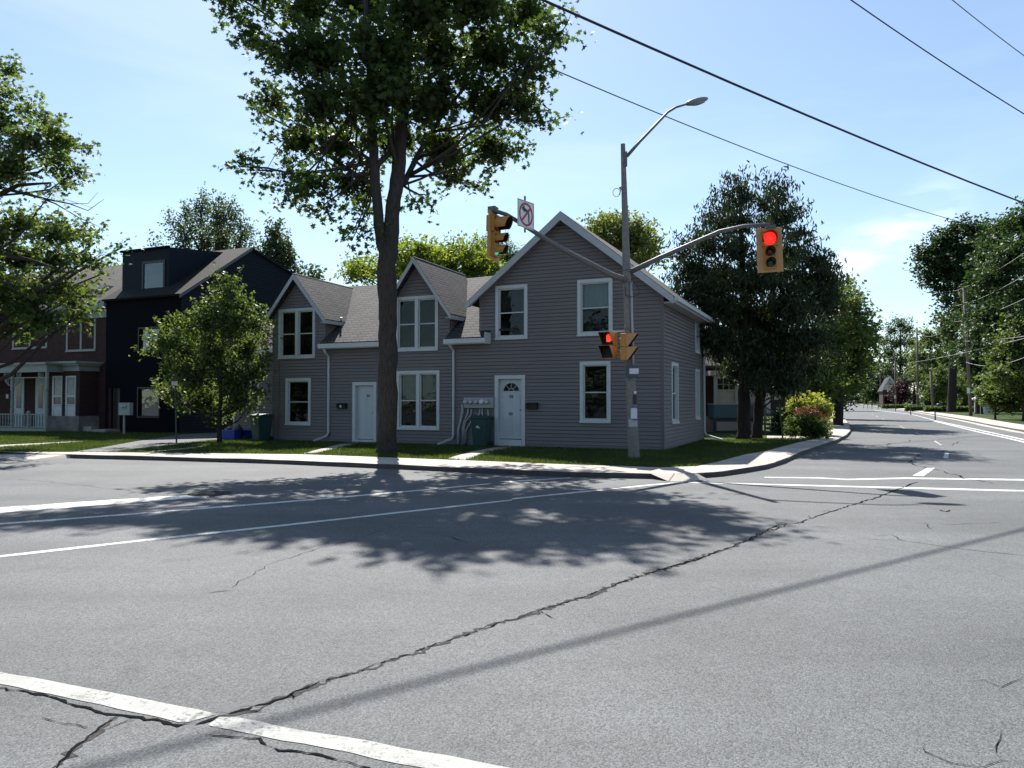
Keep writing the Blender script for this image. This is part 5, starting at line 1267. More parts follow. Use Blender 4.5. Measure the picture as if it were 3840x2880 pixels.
def tree(name,label,base,D,trunk,lobes,nleaf,size,tmpl,lm,bm=None,seed=0,spread=None,sig=2.2,per=26,limbs=True,group=None,cat='tree',updir=.9,droop=None,flat=.75,twr=.012,scale=LK,rootz=GZ,trunkparts='trunk',gap=.55,tipd=0,dscale=1.0,minz=-9,up=.15,rs=1.0):
    """lobes (x,y,r[,dy]) measured in the photo at depth D; a world-size crown is built round them"""
    rng=np.random.default_rng(seed);rr=random.Random(seed);bm=bm or M_bark
    e_=empty(name,base,0,label,cat,group);B=np.array(base)
    tb=MB()
    TP=[]
    for st in trunk:
        pts=[A(x*scale,y*scale,D+(dy or 0)) for x,y,r,dy in st];rad=[r for x,y,r,dy in st]
        # roughen
        P2=[];R2_=[]
        for i in range(len(pts)-1):
            for k in range(4):
                t=k/4;p=pts[i].lerp(pts[i+1],t);P2.append(p+Vector((rr.uniform(-1,1),rr.uniform(-1,1),0))*rad[i]*(.10 if (i or k) else 0));R2_.append((rad[i]*(1-t)+rad[i+1]*t)*rr.uniform(.95,1.06))
        P2.append(pts[-1]);R2_.append(rad[-1])
        if abs(P2[0].z-rootz)<.6:
            P2[0].z=rootz-.15;P2.insert(1,P2[0].lerp(P2[1],.0)+Vector((0,0,.30)));R2_.insert(1,R2_[0]*1.03);R2_[0]*=1.45
        TP+=list(zip(P2,R2_));tb.tube([p-Vector(base) for p in P2],R2_,12)
    CC=[];TW=[]
    tot=sum(l[2]**2.1 for l in lobes)
    sp_w=(spread if spread is not None else 3.0)
    for l in lobes:
        x,y,r=l[:3];r=r*rs;rw=r*scale*D/FPX
        dy=l[3] if len(l)>3 else float(rng.uniform(-1,1))*sp_w
        c=np.array(A(x*scale,y*scale,D+dy))
        if limbs:
            # limb from a lower trunk point
            cand=[(abs((p.z)-(c[2]-.45*np.hypot(p.x-c[0],p.y-c[1])-.2)),i) for i,(p,q) in enumerate(TP) if p.z<c[2]+.5+(3 if minz>0 else 0) and p.z>minz] or [(0,len(TP)-1)]
            if minz>0 and c[2]<minz+4:
                zt_=minz+rr.uniform(0,3.2);cand=[(abs(p.z-zt_)+.3*abs(p.x-c[0]),i) for i,(p,q) in enumerate(TP) if p.z>minz-.3]
            p,q=TP[min(cand)[1]];ln=(Vector(c)-p).length
            mid=p.lerp(Vector(c),.5)+Vector((rr.uniform(-.1,.1)*ln,rr.uniform(-.1,.1)*ln,-.06*ln))
            r0=min(q*.5,.012+.011*ln+.02*rw)
            pts=[p,p.lerp(mid,.5)+Vector((0,0,-.01*ln)),mid,mid.lerp(Vector(c),.5)+Vector((0,0,.02*ln)),Vector(c)]
            tb.tube([a_-Vector(base) for a_ in pts],[r0,r0*.85,r0*.7,r0*.5,r0*.3],6)
        nl=nleaf*l[2]**2.1/tot;nc=max(2,int(nl/per))
        d=rng.normal(size=(nc,3));d/=np.linalg.norm(d,axis=1,keepdims=True)
        rad=rng.uniform(.0,1,nc)**gap
        off=d*rad[:,None]*rw*np.array([1,dscale,flat])
        cc=c+off
        if rootz is not None:cc[:,2]=np.maximum(cc[:,2],rootz+.15)
        for i in range(nc):
            o_=off[i];k=per
            dirn=o_/(np.linalg.norm(o_)+1e-6)+np.array([0,0,up]);dirn/=np.linalg.norm(dirn)
            t=rng.uniform(-1.7,1.7,k);wd=np.clip(1.15-.42*t,.25,1.6)[:,None]
            P=cc[i]+dirn*t[:,None]*size*sig*1.1+np.clip(rng.normal(size=(k,3)),-1.6,1.6)*wd*size*sig*np.array([.46,.46,.34])
            if tipd:P[:,2]-=tipd*np.abs(t)*size
            CC.append(P)
            if limbs and i%2==0:
                m_=c+off[i]*.5+np.array([0,0,-.05*rw]);TW.append([c,m_,cc[i]+dirn*size*sig*.8])
    for w_ in TW:tb.tube([Vector(q-B) for q in w_],[twr*1.6,twr*1.2,twr*.4],4,cap=False)
    if tb.v:tb.build(trunkparts,bm,e_,smooth=True)
    C=np.concatenate(CC)-B
    V=leafset(C,size,tmpl,rng,updir,droop=droop)
    npmesh('crown',V,len(tmpl),lm,e_)
    return e_
# big maple in front of the house
mb_=G(1450,1697,GZ);DM=mb_.y
ML=[(850,-45,60,1),(780,-45,50,1),(930,-40,50,1),(690,-45,40,1),(1010,-40,35,1),
(560,-25,55,1.8),(500,22,30,1.2),(660,20,70,1),(780,0,80,.5),(900,0,100),(1030,0,90),(1130,30,62),(1195,62,30,-2),(1225,52,13,-2),(475,-30,30,1.8),(545,80,35,.8),
(625,125,50),(700,110,80),(820,110,85),(950,110,90),(1060,110,80),(1140,150,45),(1170,110,30),
(590,215,38),(690,220,70),(800,220,75),(930,220,85),(1050,220,80),(1130,230,45),(1190,237,17,0),(1165,262,20,0),(568,245,25),
(640,305,48),(730,310,68),(960,320,72,2.0),(1060,320,58,3),(1115,325,28,3.2),(575,368,16,0),(540,368,10,0),(516,360,9,0),(610,385,22,0),
(670,390,42),(760,395,50),(645,425,16,0),(622,428,9,0),(980,380,45,3.2),(1035,400,22,3.4),(925,425,20,2.5),(905,445,12,0),(700,450,16,0),(680,462,10,0),(790,455,26),(770,500,20,0),(760,520,10,0),(850,300,50),(850,170,60),(795,500,14)]
tree('maple_tree','tall leafy maple with a forked trunk in front of the grey house',mb_,DM,
 [[(837,975,.29,0),(838,900,.275,0),(838,800,.27,0),(838,700,.265,0),(835,600,.27,0),(838,540,.27,0),(845,500,.22,0),(852,430,.205,0),(862,350,.20,.2),(872,230,.17,.4),(880,100,.13,.6),(880,-100,.08,.6)],
  [(836,560,.20,0),(822,510,.16,-.1),(810,400,.145,-.2),(806,300,.13,-.3),(800,180,.10,-.5),(790,0,.07,-.8)],
  [(870,400,.09,.3),(905,330,.08,.8),(960,240,.06,1.2),(1020,170,.04,1.5)],[(808,330,.08,-.3),(760,260,.065,-1),(700,180,.05,-1.5)],
  [(812,360,.09,-.3),(842,330,.08,.2),(850,300,.06,.5)]],
 ML,37000,.175,STAR,LF_maple,M_bark,seed=7,spread=1.7,sig=2.0,per=24,flat=.85,gap=.75,minz=7.6,rs=.88)
# left maple (trunk out of frame)
lb=Vector((A(-330,1700,25).x,25,GZ))
LL=[(-60,170,60),(15,150,28),(20,200,22),(60,230,22),(-20,250,70),(100,260,28),(60,300,50),(130,300,38),(175,315,22),(30,360,55),(120,350,30),(175,370,22),(-60,380,80),(140,395,24),(110,420,16),
(-40,500,85),(50,480,45),(120,500,45),(170,505,32),(210,500,14),(40,560,65),(130,560,55),(190,560,32),(225,590,12),(-20,620,80),(60,640,60),(130,620,45),(180,630,25),(90,690,45),(165,680,30),(190,665,12),(20,700,45),(205,525,12),(262,535,7,0),(150,650,30),(-110,300,80),(-120,560,90)]
tree('maple_tree','half cropped sunlit maple hanging over the left edge, its trunk out of view',lb,25,
 [[(-190,985,.30,0),(-180,800,.28,0),(-160,600,.25,0),(-120,480,.2,0),(-80,360,.14,0),(-60,200,.08,0)],
  [(-120,480,.12,0),(-20,430,.09,0),(40,400,.06,0),(110,395,.03,0)],[(-160,560,.13,0),(-40,545,.09,0),(60,560,.06,0),(150,590,.03,0)],
  [(-110,440,.08,.2),(0,405,.06,.1),(100,430,.035,0),(150,440,.02,0),(190,455,.012,0),(225,430,.005,0)],[(60,418,.03,.1),(120,440,.022,0),(170,470,.014,0),(215,490,.006,0)],[(150,440,.012,0),(190,440,.008,0),(212,415,.004,0)],[(170,470,.01,0),(200,505,.007,0),(232,520,.003,0)],[(200,560,.01,0),(225,550,.006,0),(255,540,.004,0)],[(20,330,.02,0),(70,310,.012,0),(90,290,.006,0)],[(35,245,.01,0),(60,235,.006,0),(90,232,.003,0)]],
 LL,26000,.16,STAR,LF_left,M_bark,seed=11,spread=2.2,sig=1.8,per=20,flat=.75,gap=.7,rs=.9)
# young tree
yb=G(822,1661,GZ)
YL=[(500,600,13,0),(500,625,20,0),(487,650,26),(520,660,28),(455,655,14),(455,640,8,0),(445,690,34),(500,700,45),(545,700,28),(410,700,24),(395,690,12,0),(358,700,12,0),(360,735,28),(330,745,16,0),(315,755,9,0),(400,750,42),(460,760,55),(530,750,45),(575,715,18,0),(572,740,14,0),(370,790,22),(420,810,45),(500,820,50),(555,800,26),(350,828,12,0),(345,850,10,0),(380,850,28),(440,860,40),(510,865,36),(560,845,14,0),(570,785,14,0),(540,880,12,0),(470,895,22),(400,870,20),(563,850,8,0),(465,600,8,0)]
tree('young_tree','young sunlit street tree with a thin trunk in front of the dark house',yb,yb.y,
 [[(474,957,.085,0),(475,900,.07,0),(478,820,.06,0),(485,740,.05,0),(492,670,.03,0),(497,600,.012,0)]],
 YL,19000,.125,OVAL,LF_young,M_bark2,seed=21,spread=1.1,sig=1.9,per=22,flat=1.0,gap=.75,updir=.4,up=1.0,rs=.84)
# background trees
def bg_tree(label,bx,D,trunk,lobes,n,size,tm,lm,seed,spread,**k):
    p=A(bx*K,1500,D);b0=Vector((p.x,D,GZ));return tree(k.pop('name','maple_tree'),label,b0,D,trunk,lobes,n,size,tm,lm,k.pop('bm',M_bark2),seed=seed,spread=spread,**k)
bg_tree('upswept grey green tree rising behind the dark house',470,52,[[(470,880,.35,0),(470,700,.3,0),(470,600,.25,0),(470,500,.15,0)],[(470,620,.15,0),(430,540,.08,0),(400,480,.04,0)],[(470,620,.15,0),(510,540,.08,0),(530,490,.04,0)]],
 [(440,520,30),(400,515,22),(375,490,14,0),(362,482,8,0),(405,470,18),(435,460,22),(440,432,8,0),(470,470,24),(458,440,8,0),(475,440,7,0),(500,470,20),(492,445,7,0),(520,490,16),(535,515,14),(545,505,6,0),(480,520,32),(515,535,20),(390,545,14),(330,528,8,0),(340,535,8,0)],9500,.17,OVAL,LF_grey,31,2.3,updir=.2,flat=2.0,up=2.5,rs=.55,sig=3.0)
bg_tree('thin tufted tree between the dark house and the first small gable',600,48,[[(600,880,.2,0),(600,700,.16,0),(598,560,.08,0),(595,480,.03,0)]],
 [(594,490,8,0),(590,505,11,0),(580,520,9,0),(605,520,13,0),(585,540,14,0),(610,545,16,0),(625,560,12,0),(570,550,10,0),(600,575,18),(630,580,12,0),(640,588,8,0),(560,545,7,0),(675,598,10,0),(690,602,10,0),(655,600,10,0)],4200,.2,OVAL,LF_grey,32,1.0,flat=1.1,updir=.2,up=1.4,rs=.8,sig=2.2)
bg_tree('bright yellow green tree glowing behind the grey roofs',900,44,[[(900,880,.3,0),(900,750,.28,0),(900,620,.2,0)]],
 [(760,590,18,0),(775,575,14),(790,585,24),(800,560,12),(870,580,32),(880,550,26),(915,545,24),(900,575,36),(945,545,24),(960,575,36),(980,545,18),(1010,545,20),(1020,580,36),(1050,560,20),(1060,590,30),(870,530,12,0),(990,530,10,0),(1040,540,14),(840,590,26),(740,585,8,0),(1080,590,20)],15000,.21,OVAL,LF_bright,33,2.2,updir=.6)
bg_tree('dark pointed evergreen tips behind the big gable',1095,60,[[(1095,880,.25,0),(1095,560,.08,0),(1094,520,.03,0)]],
 [(1094,522,7,0),(1092,535,11,0),(1100,550,14,0),(1080,555,12,0),(1113,545,7,0),(1040,520,8,0),(1048,530,12,0),(1095,570,18),(1060,560,18),(1030,545,10)],3500,.22,SPR,LF_mid,34,1.0,name='evergreen_tree')
bg_tree('round pale green tree behind the right slope of the big gable',1350,42,[[(1350,880,.3,0),(1350,700,.25,0),(1350,560,.18,0)]],
 [(1290,488,14,0),(1300,500,22),(1315,478,14,0),(1335,485,18),(1350,500,26),(1380,490,16),(1375,515,28),(1400,510,16),(1405,535,16),(1390,550,26),(1340,535,34),(1415,560,12),(1310,530,26),(1370,575,24),(1345,478,10,0)],8500,.2,OVAL,LF_pale,35,1.8,updir=.3,rs=.85)
# cedars
cb0=G(2786,1647,GZ)
CL=[(1597,378,9,0),(1590,395,14,0),(1602,405,16,0),(1575,420,18,0),(1605,435,22),(1570,450,22),(1535,440,10,0),(1535,465,18,0),(1600,480,32),(1555,490,26),(1515,480,10,0),(1505,510,16,0),(1470,520,12,0),(1485,545,22,0),(1530,530,30),(1590,540,40),(1465,555,14,0),(1500,580,34),(1560,600,45),(1470,600,18,0),(1500,630,32),(1620,610,44),(1540,660,42),(1600,680,48),(1550,730,42),(1610,750,45),(1560,780,34),(1640,690,40),(1535,790,18),(1600,800,34),(1540,620,30)]
tree('cedar_tree','tall dark ragged cedar beside the right wall of the grey house',cb0,cb0.y,
 [[(1606,950,.26,0),(1607,870,.24,0),(1608,780,.2,0),(1606,650,.16,0),(1602,520,.10,0),(1597,400,.03,0)]],
 [(l[0],l[1],l[2]*(.8 if l[1]<600 else 1))+tuple(l[3:]) for l in CL if not(l[1]>770 and l[0]<1590)]+[(1545,755,22),(1590,790,20),(1640,825,20)],31000,.17,SPR,LF_cedar,M_bark2,seed=41,rs=.98,spread=1.5,sig=1.9,per=22,flat=.7,droop=1,twr=.016,gap=.6)
CL2=[(1683,388,8,0),(1690,405,14,0),(1655,388,8,0),(1660,410,14,0),(1695,425,14,0),(1680,430,22),(1650,440,22),(1715,455,16,0),(1730,465,8,0),(1690,470,30),(1660,490,34),(1735,500,16,0),(1715,510,26),(1750,530,14,0),(1700,550,44),(1760,560,24),(1670,590,44),(1745,610,44),(1785,580,20,0),(1800,605,14,0),(1700,660,50),(1770,660,40),(1670,720,50),(1740,730,46),(1680,790,42),(1740,790,36),(1790,640,24),(1640,830,20),(1700,835,22)]
cb1=cb0+Vector((1.15,.7,0))
tree('cedar_tree','second dark cedar, broader and nearer the road, beside the tall ragged one',cb1,cb1.y,
 [[(1635,943,.20,0),(1640,870,.18,0),(1652,780,.16,0),(1668,650,.12,0),(1676,520,.08,0),(1683,400,.02,0)]],
 [(l[0],l[1],l[2]*(.8 if l[1]<560 else 1))+tuple(l[3:]) for l in CL2]+[(1670,805,30),(1710,820,24),(1650,780,32),(1640,720,40)],34000,.17,SPR,LF_cedar,M_bark2,seed=42,rs=1.0,spread=1.8,sig=1.9,per=22,flat=.7,droop=1,twr=.016,gap=.6)
# leafy trees along the road behind the cedars
def road_tree(label,bx,D,lobes,n,size,lm,seed,spread,tr=.3,tm=RHO,name='maple_tree',top=620,group=None,bm=None,lean=0,**k):
    p=A(bx*K,1500,D);b0=Vector((p.x,D,GZ));yb_=(HZ+(EYE-GZ)*FPX/D)/K
    return tree(name,label,b0,D,[[(bx,yb_,tr,0),(bx+lean*.3,yb_-(yb_-top)*.35,tr*.85,0),(bx+lean*.7,yb_-(yb_-top)*.7,tr*.6,0),(bx+lean,top,tr*.25,0)]],lobes,n,size,tm,lm,bm or M_bark2,seed=seed,spread=spread,group=group,**k)
road_tree('sunlit yellow green maple beyond the cedars on the left side of the road',1810,46,[(1815,610,16,0),(1822,635,24),(1800,650,34),(1840,665,26),(1862,690,18,0),(1830,710,38),(1790,720,44),(1862,720,20,0),(1850,750,30),(1800,780,44),(1765,790,44),(1850,790,26),(1780,830,38),(1825,825,26),(1740,830,36),(1870,745,12,0),(1883,708,6,0)],17000,.24,LF_mid,51,2.5,top=660)
road_tree('shady tree leaning over the road beyond the sunlit maple',1790,66,[(1850,800,24),(1868,770,16),(1880,700,6,0),(1884,735,7,0),(1840,830,22),(1800,850,24),(1770,860,22),(1880,790,9,0),(1868,820,12,0),(1820,860,14),(1740,870,18)],7000,.28,LF_darkg,52,3,top=760)
road_tree('deep shaded tree filling the gap between the cedars and the sunlit maple',1762,52,[(1700,760,26),(1735,750,30),(1770,770,30),(1710,800,30),(1745,800,32),(1780,810,28),(1720,835,20),(1760,835,20),(1800,820,22),(1815,800,18),(1790,842,12)],11000,.24,LF_darkg,58,1.6,top=760)
for i,(bx,D,lb_,lm,lobes) in enumerate((
 (1800,120,'distant tree at the left side of the road end',LF_mid,[(1830,825,14),(1815,830,14),(1845,832,11),(1800,830,16),(1835,812,9)]),
 (1872,330,'far round tree closing the end of the road',LF_mid,[(1850,845,11),(1870,838,14),(1885,846,11),(1840,850,9),(1862,852,9)]),
 (1905,290,'hazy far tree left of the distant gabled house',LF_mid,[(1895,815,16),(1910,800,16),(1885,835,12),(1925,820,16),(1905,840,14),(1875,850,10)]),
 (1900,210,'distant dark tree left of the far side road',LF_darkg,[(1900,830,13),(1895,845,12),(1915,842,11),(1905,815,8),(1925,848,9),(1885,850,8)]))):
    road_tree(lb_,bx,D,lobes,7000,.0030*D,lm,60+i,3,top=840,tr=.25,twr=.02,rs=.9)
# right-hand trees
road_tree('lofty dark maple with a leaning bare trunk on the right lawn',2055,100,[(2100,495,22),(2060,500,22,0),(2130,500,22),(2035,520,20,0),(2010,545,20,0),(1990,560,12,0),(1985,585,9,0),(2030,560,28),(2070,545,34),(2110,540,36),(2010,595,16,0),(2060,590,30),(2100,590,34),(2140,580,30),(2040,625,16,0),(2018,605,10,0),(2005,615,7,0),(2085,620,24),(2045,650,14),(2120,630,30),(2060,690,16),(2030,688,12),(2050,710,16),(2075,665,16)],24000,.40,LF_darkg,71,4.5,tr=.55,top=560,lean=15,gap=.6,twr=.03)
road_tree('huge dark tree filling the right edge above the lawn',2235,62,[(2170,490,24),(2205,480,34),(2150,530,34),(2230,520,50),(2190,560,50),(2150,600,40),(2210,630,55),(2150,680,46),(2230,700,60),(2170,750,46),(2230,790,55),(2190,820,34),(2120,720,26),(2215,455,14),(2130,560,24),(2155,500,16)],30000,.27,LF_darkg,72,4,tr=.5,top=520,gap=.6)
road_tree('broad dark maple between the leaning one and the right edge tree',2115,86,[(2110,640,30),(2140,620,34),(2100,690,34),(2150,700,40),(2100,740,34),(2140,770,36),(2170,650,34),(2090,780,26),(2120,810,26)],15000,.34,LF_darkg,73,3.5,tr=.4,top=640)
road_tree('olive green maple in the row behind the tall dark pole',2010,150,[(2000,740,24),(2030,730,24),(2050,745,22),(1990,770,26),(2030,775,30),(2010,800,28),(2045,810,26),(1985,810,22),(2000,720,12),(2040,715,12),(2060,780,20)],13000,.42,LF_mid,74,5,tr=.4,top=720)
road_tree('tall dark green tree left of the maple row on the right side',1945,205,[(1945,700,16),(1925,712,16,0),(1960,710,18),(1910,735,15,0),(1940,740,26),(1970,740,20),(1920,765,22),(1950,780,28),(1975,780,20),(1915,800,18),(1945,820,22),(1935,690,8,0),(1970,812,18)],12000,.45,LF_darkg,75,5,tr=.4,top=700)
road_tree('dark tree standing low behind the far poles',1975,175,[(1975,818,20),(1950,826,16),(2000,826,18),(1935,836,11),(2020,828,16)],8000,.28,LF_darkg,76,3,tr=.4,top=830)
road_tree('purple leaved tree beside the far white gabled house',1943,170,[(1943,842,14),(1938,856,12),(1950,852,14),(1948,830,8)],5500,.35,LF_purple,77,1,tr=.2,top=850,name='purple_tree')
road_tree('drooping light green tree at the lower right edge',2215,56,[(2195,730,24),(2215,700,26),(2175,770,24),(2210,780,34),(2165,810,22),(2200,830,34),(2185,800,26),(2230,740,34)],12000,.26,LF_mid,78,1.4,tr=.2,top=720)
road_tree('pale bushy lilac left of the leaning maple trunk',2022,116,[(2018,820,16),(2035,830,18),(2020,845,14),(2045,850,14),(2030,805,14),(2005,850,8)],5000,.30,LF_mid,79,2,tr=.12,top=830)
road_tree('small light green tree right of the leaning maple trunk',2082,116,[(2082,820,18),(2070,840,16),(2100,835,18),(2110,850,14),(2085,860,14),(2125,845,12)],6000,.28,LF_mid,80,2,tr=.12,top=830)
road_tree('low leafy shrub tree at the right lawn edge',2150,60,[(2150,850,16),(2165,862,18),(2140,865,12),(2180,850,18),(2195,870,16),(2130,850,10)],6000,.22,LF_mid,81,1,tr=.08,top=860)
road_tree('tall maple at the back of the right lawn behind the shrubs',2095,128,[(2090,800,26),(2060,820,22),(2130,800,30),(2170,800,32),(2110,830,26),(2150,835,28),(2195,830,26)],10000,.45,LF_mid,82,3,tr=.35,top=800)
# hedge masses and bushes
hd=np.random.default_rng(5)
def bush(name,label,bx,by,lobes,n,size,lm,seed,spread,tm=OVAL,**k):
    b0=G(bx*K,by*K,GZ);return tree(name,label,b0,b0.y,[],lobes,n,size,tm,lm,seed=seed,spread=spread,limbs=False,cat='bush',sig=1.6,per=20,updir=.5,**k)
bush('garden_bush','tall yellow green bush with leaves coloured sunlit, overhanging the left pavement',1750,939,[(1722,868,14),(1740,862,16),(1758,864,16),(1772,875,13),(1780,890,12),(1730,885,16),(1760,885,18),(1778,905,12),(1715,885,10),(1775,918,12)],9000,.10,LF_yel,91,.4)
bush('flower_bush','rusty red flowering bush in front of the yellow green one',1745,944,[(1735,892,11),(1750,893,12),(1763,897,10),(1724,895,7),(1772,905,8)],1500,.07,LF_red,92,.15)
bush('garden_bush','low bright green leafy bush at the pavement corner',1745,948,[(1720,915,16),(1740,912,16),(1758,918,16),(1772,930,12),(1715,932,12),(1735,932,15),(1755,935,14),(1782,935,7)],8000,.09,LF_mid,93,.35)
bush('garden_bush','dark shaded shrub under the cottage porch steps',1692,938,[(1690,905,16),(1705,915,14),(1695,930,14),(1680,925,10),(1708,895,10)],4500,.10,LF_darkg,94,.4)
bush('garden_bush','light green shoots beside the cottage porch behind the parking sign',1697,930,[(1706,850,7),(1700,870,10),(1715,875,9),(1695,885,9),(1708,862,6)],1600,.10,LF_lime,95,.3)
for i,(bx,D,lb_) in enumerate(((2012,150,'low hedge at the far right behind the poles'),(2100,112,'low clipped hedge behind the lilac and leaning trunk'),(2160,100,'low clipped hedge at the back of the right lawn'))):
    p=A(bx*K,1500,D);rng=np.random.default_rng(100+i);n=7000;C=np.stack([rng.uniform(-9,9,n),rng.uniform(-.6,.6,n),rng.uniform(0,.75,n)],1)
    e_=empty('hedge',(p.x,D,GZ),R(-18),lb_,'hedge');npmesh('foliage',leafset(C,.30,RHO,rng),4,LF_mid,e_)
# far wood closing the horizon, plus an added row behind the camera
rng=np.random.default_rng(9);Cw=[]
for (x0,x1,D,h) in ((-400,-45,230,9),(125,420,240,13),(-45,98,420,9),(55,100,300,8),(95,235,430,13)):
    n=14000;xs_=rng.uniform(x0,x1,n);hh=h*(.75+.35*np.sin(xs_*.21)+.2*np.sin(xs_*.77+1));Cw.append(np.stack([xs_,D+rng.uniform(-8,8,n),hh*rng.uniform(0,1,n)**.8],1))
for (x0,x1,D,h,n) in ((90,125,160,6,7000),(82,115,146,8,12000)):
    xs_=rng.uniform(x0,x1,n);hh=h*(.8+.25*np.sin(xs_*.9)+.15*np.sin(xs_*2.3+1));Cw.append(np.stack([xs_,D+rng.uniform(-4,4,n)+.0*xs_,hh*rng.uniform(0,1,n)**.8],1)) 
n=16000;xs_=rng.uniform(-90,90,n);Cw.append(np.stack([xs_,-42+rng.uniform(-4,4,n),(11+3*np.sin(xs_*.3)+2*np.sin(xs_*.9))*rng.uniform(0,1,n)**.8],1))  # unseen tree row behind the camera, added so the windows reflect dark
Cw=np.concatenate(Cw);o=npmesh('far_woods',leafset(Cw,1.1,RHO,rng),4,LF_darkg);T(o,'dark line of far off woods closing the view, plus an added row out of view','woods',None,'stuff')

# grass blades on the lawns seen near by
rng=np.random.default_rng(3)
def pip(P,poly_):
    x,y=P[:,0],P[:,1];ins=np.zeros(len(P),bool);n=len(poly_);j=n-1
    for i in range(n):
        xi,yi=poly_[i][0],poly_[i][1];xj,yj=poly_[j][0],poly_[j][1]
        c=((yi>y)!=(yj>y))&(x<(xj-xi)*(y-yi)/((yj-yi)+1e-12)+xi);ins^=c;j=i
    return ins
paths=[o for o in bpy.data.objects if o.name.split('.')[0] in('path','driveway')]
lawnpoly=[bA[i] for i in range(1,15)]+[W(9.2,12,0),W(6.2,7.2,0),W(UR,DEP,0),W(UR,0,0),W(UL,0,0),W(-10.5,2,0),W(-13,2.5,0),W(-17.5,2.9,0),W(-30,2.0,0)]
xs_=rng.uniform(-26,13,520000);ys_=rng.uniform(15,36,520000);P=np.stack([xs_,ys_],1)
k=pip(P,lawnpoly)
for o in paths:k&=~pip(P,[v.co for v in o.data.vertices])
P=P[k]
dens=np.random.default_rng(4).random(len(P))<np.clip(26/ P[:,1],0,1)**2
P=P[dens][:120000]
n=len(P);h=rng.uniform(.03,.085,n);an=rng.uniform(0,math.pi,n);w_=.009
V=np.zeros((n,3,3));V[:,0,0]=P[:,0]-w_*np.cos(an);V[:,0,1]=P[:,1]-w_*np.sin(an);V[:,1,0]=P[:,0]+w_*np.cos(an);V[:,1,1]=P[:,1]+w_*np.sin(an);V[:,:2,2]=GZ
V[:,2,0]=P[:,0]+rng.normal(0,.03,n);V[:,2,1]=P[:,1]+rng.normal(0,.03,n);V[:,2,2]=GZ+h
o=npmesh('grass',V.reshape(-1,3),3,LF_grass);T(o,'short green grass of the lawns in front of the houses','grass',None,'stuff')

# ------------------------------------------------------------------ far house, cars, small things
p=A(3340,1500,185);fh=empty('white_gabled_house',(p.x,185,GZ),R(-20),'small far white gabled house half hidden behind the purple tree','house')
MB().box(-1.7,1.6,0,8,-.1,4.2).build('wall',M_brick,fh)
q=MB();q.prism([(-1.75,-.02,4.2),(1.4,-.02,4.2),(-.2,-.02,7.0)],(0,.1,0));q.build('gable',mat('far_white',(.6,.62,.62),.6),fh)
q=MB();slab(q,[(-.2,-.5,7.5),(-2.1,-.5,3.9),(-2.1,8.2,3.9),(-.2,8.2,7.5)],.2);slab(q,[(-.2,-.5,7.5),(1.8,-.5,3.9),(1.8,8.2,3.9),(-.2,8.2,7.5)],.2);q.build('roof',M_roof2,fh)
q=MB();q.bar((-.2,-.6,7.45),(-2.1,-.6,3.85),.1,.35).bar((-.2,-.6,7.45),(1.8,-.6,3.95),.1,.35);q.build('rake_board',M_white,fh)
MB().box(-1.3,.3,-.06,-.02,1.0,2.6).build('window',M_glass2,fh)
car=None
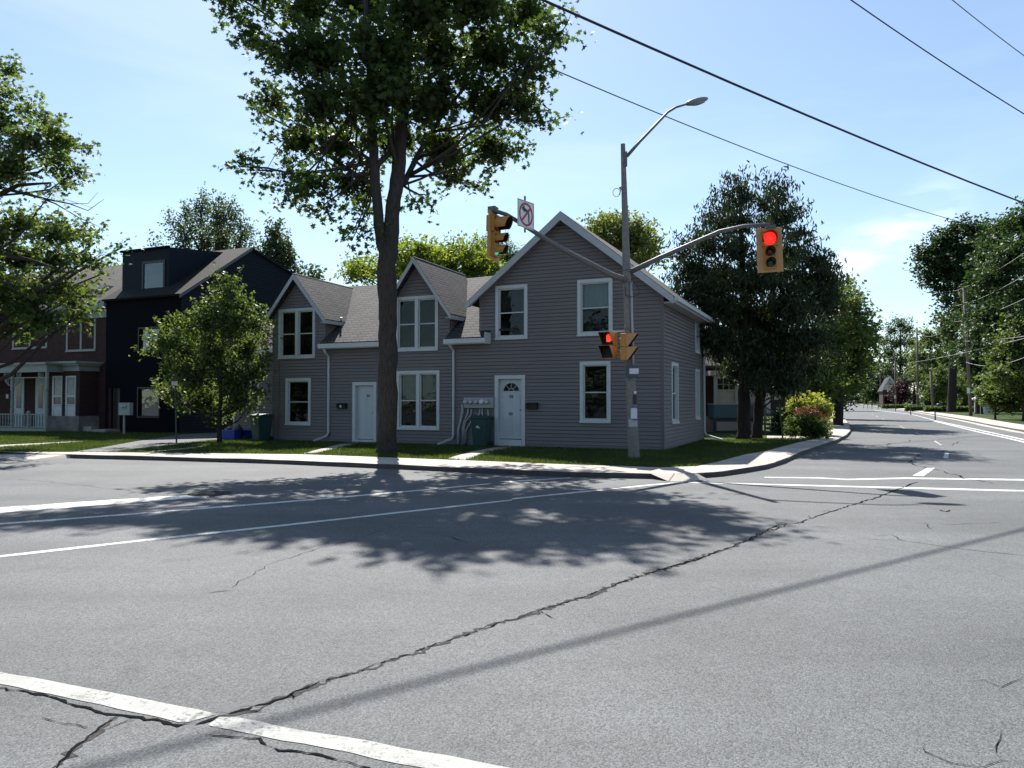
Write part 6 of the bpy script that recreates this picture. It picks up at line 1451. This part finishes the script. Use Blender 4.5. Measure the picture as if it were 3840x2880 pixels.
def make_car(col,label,loc_,rz):
    e_=empty('car',loc_,rz,label,'car','cars waiting at the far end of the road')
    m=mat('car_paint_'+label.split()[0],col,.3,var=.02)
    b=MB();b.prism([(-.86,-2.1,.3),(-.86,-2.15,.62),(-.86,-1.2,.88),(-.86,1.9,.92),(-.86,2.15,.7),(-.86,2.1,.3)],(1.72,0,0));b.build('body',m,e_,bevel=.06)
    b=MB();b.v=[(-.8,-1.2,.86),(.8,-1.2,.86),(.8,1.8,.9),(-.8,1.8,.9),(-.6,-.45,1.42),(.6,-.45,1.42),(.6,1.1,1.42),(-.6,1.1,1.42)];b.f=[(4,5,6,7),(0,1,5,4),(1,2,6,5),(2,3,7,6),(3,0,4,7)];b.build('cabin_glass',mat('car_glass',(.02,.025,.03),.05),e_)
    MB().box(-.58,.58,-.43,1.08,1.41,1.445).build('roof',m,e_)
    for sx in(-1,1):
        for sy in(-1.3,1.35):
            w_=MB().lathe((0,0,0),[(.31,-.1),(.31,.1)],14,'y').build('wheel',M_blk,e_);w_.matrix_local=Matrix.Translation((sx*.78,sy,.31))@Matrix.Rotation(R(90),4,'Z')
        MB().box(sx*.62-.16,sx*.62+.16,-2.16,-2.1,.56,.70).build('headlight',M_signw,e_)
    MB().box(-.35,.35,-2.17,-2.1,.38,.5).build('grille',M_blk,e_)
    return e_
def cp_(px,D):q=A(px,1500,D);return Vector((q.x,D,0))
make_car((.03,.035,.045),'dark car, leftmost of the three at the road end',cp_(3154,262),R(-22))
make_car((.10,.012,.014),'maroon car in the middle at the road end',cp_(3174,272),R(-22))
make_car((.55,.57,.60),'silver car, rightmost of the three at the road end',cp_(3195,262),R(-22))
p=G(3521,1541,GZ);fe=empty('garden_bin',p,0,'small dark and pale green bin on the right lawn left of the leaning trunk','bin')
MB().lathe((0,0,0),[(.28,0),(.33,.9),(.36,.95),(.25,1.1)],12).build('body',M_bin,fe,smooth=True);MB().box(-.75,-.3,-.2,.2,.15,.85).build('box',mat('pale_green_plastic',(.18,.3,.28),.5),fe)
p=A(3697,1500,84);um=empty('patio_umbrella',(p.x,84,GZ),0,'pale green patio umbrella under the trees on the right lawn','umbrella')
t=A(3676,1462,84).z-GZ;MB().tube([(0,0,0),(0,0,t)],.03,6).build('pole',M_grey,um);MB().lathe((0,0,0),[(1.0,t-.30),(.5,t-.08),(.02,t)],10).build('canopy',mat('umbrella_green',(.20,.55,.45),.7),um)
um.location.x=A(3676,1500,84).x
p=A(3703,1500,88);sh=empty('garden_shed',(p.x,88,GZ),0,'small pale garden shed behind the shrubs on the right lawn','shed')
t=A(3700,1500,88).z-GZ+.05;MB().box(-.35,.9,0,2,-.1,1.6).build('wall',mat('shed_pale',(.45,.5,.48),.7),sh);MB().prism([(-.6,-.2,1.6),(1.1,-.2,1.6),(1.1,-.2,1.75),(.25,-.2,2.1),(-.6,-.2,1.75)],(0,2.4,0)).build('roof',M_grey,sh)
print('objects',len(bpy.data.objects))
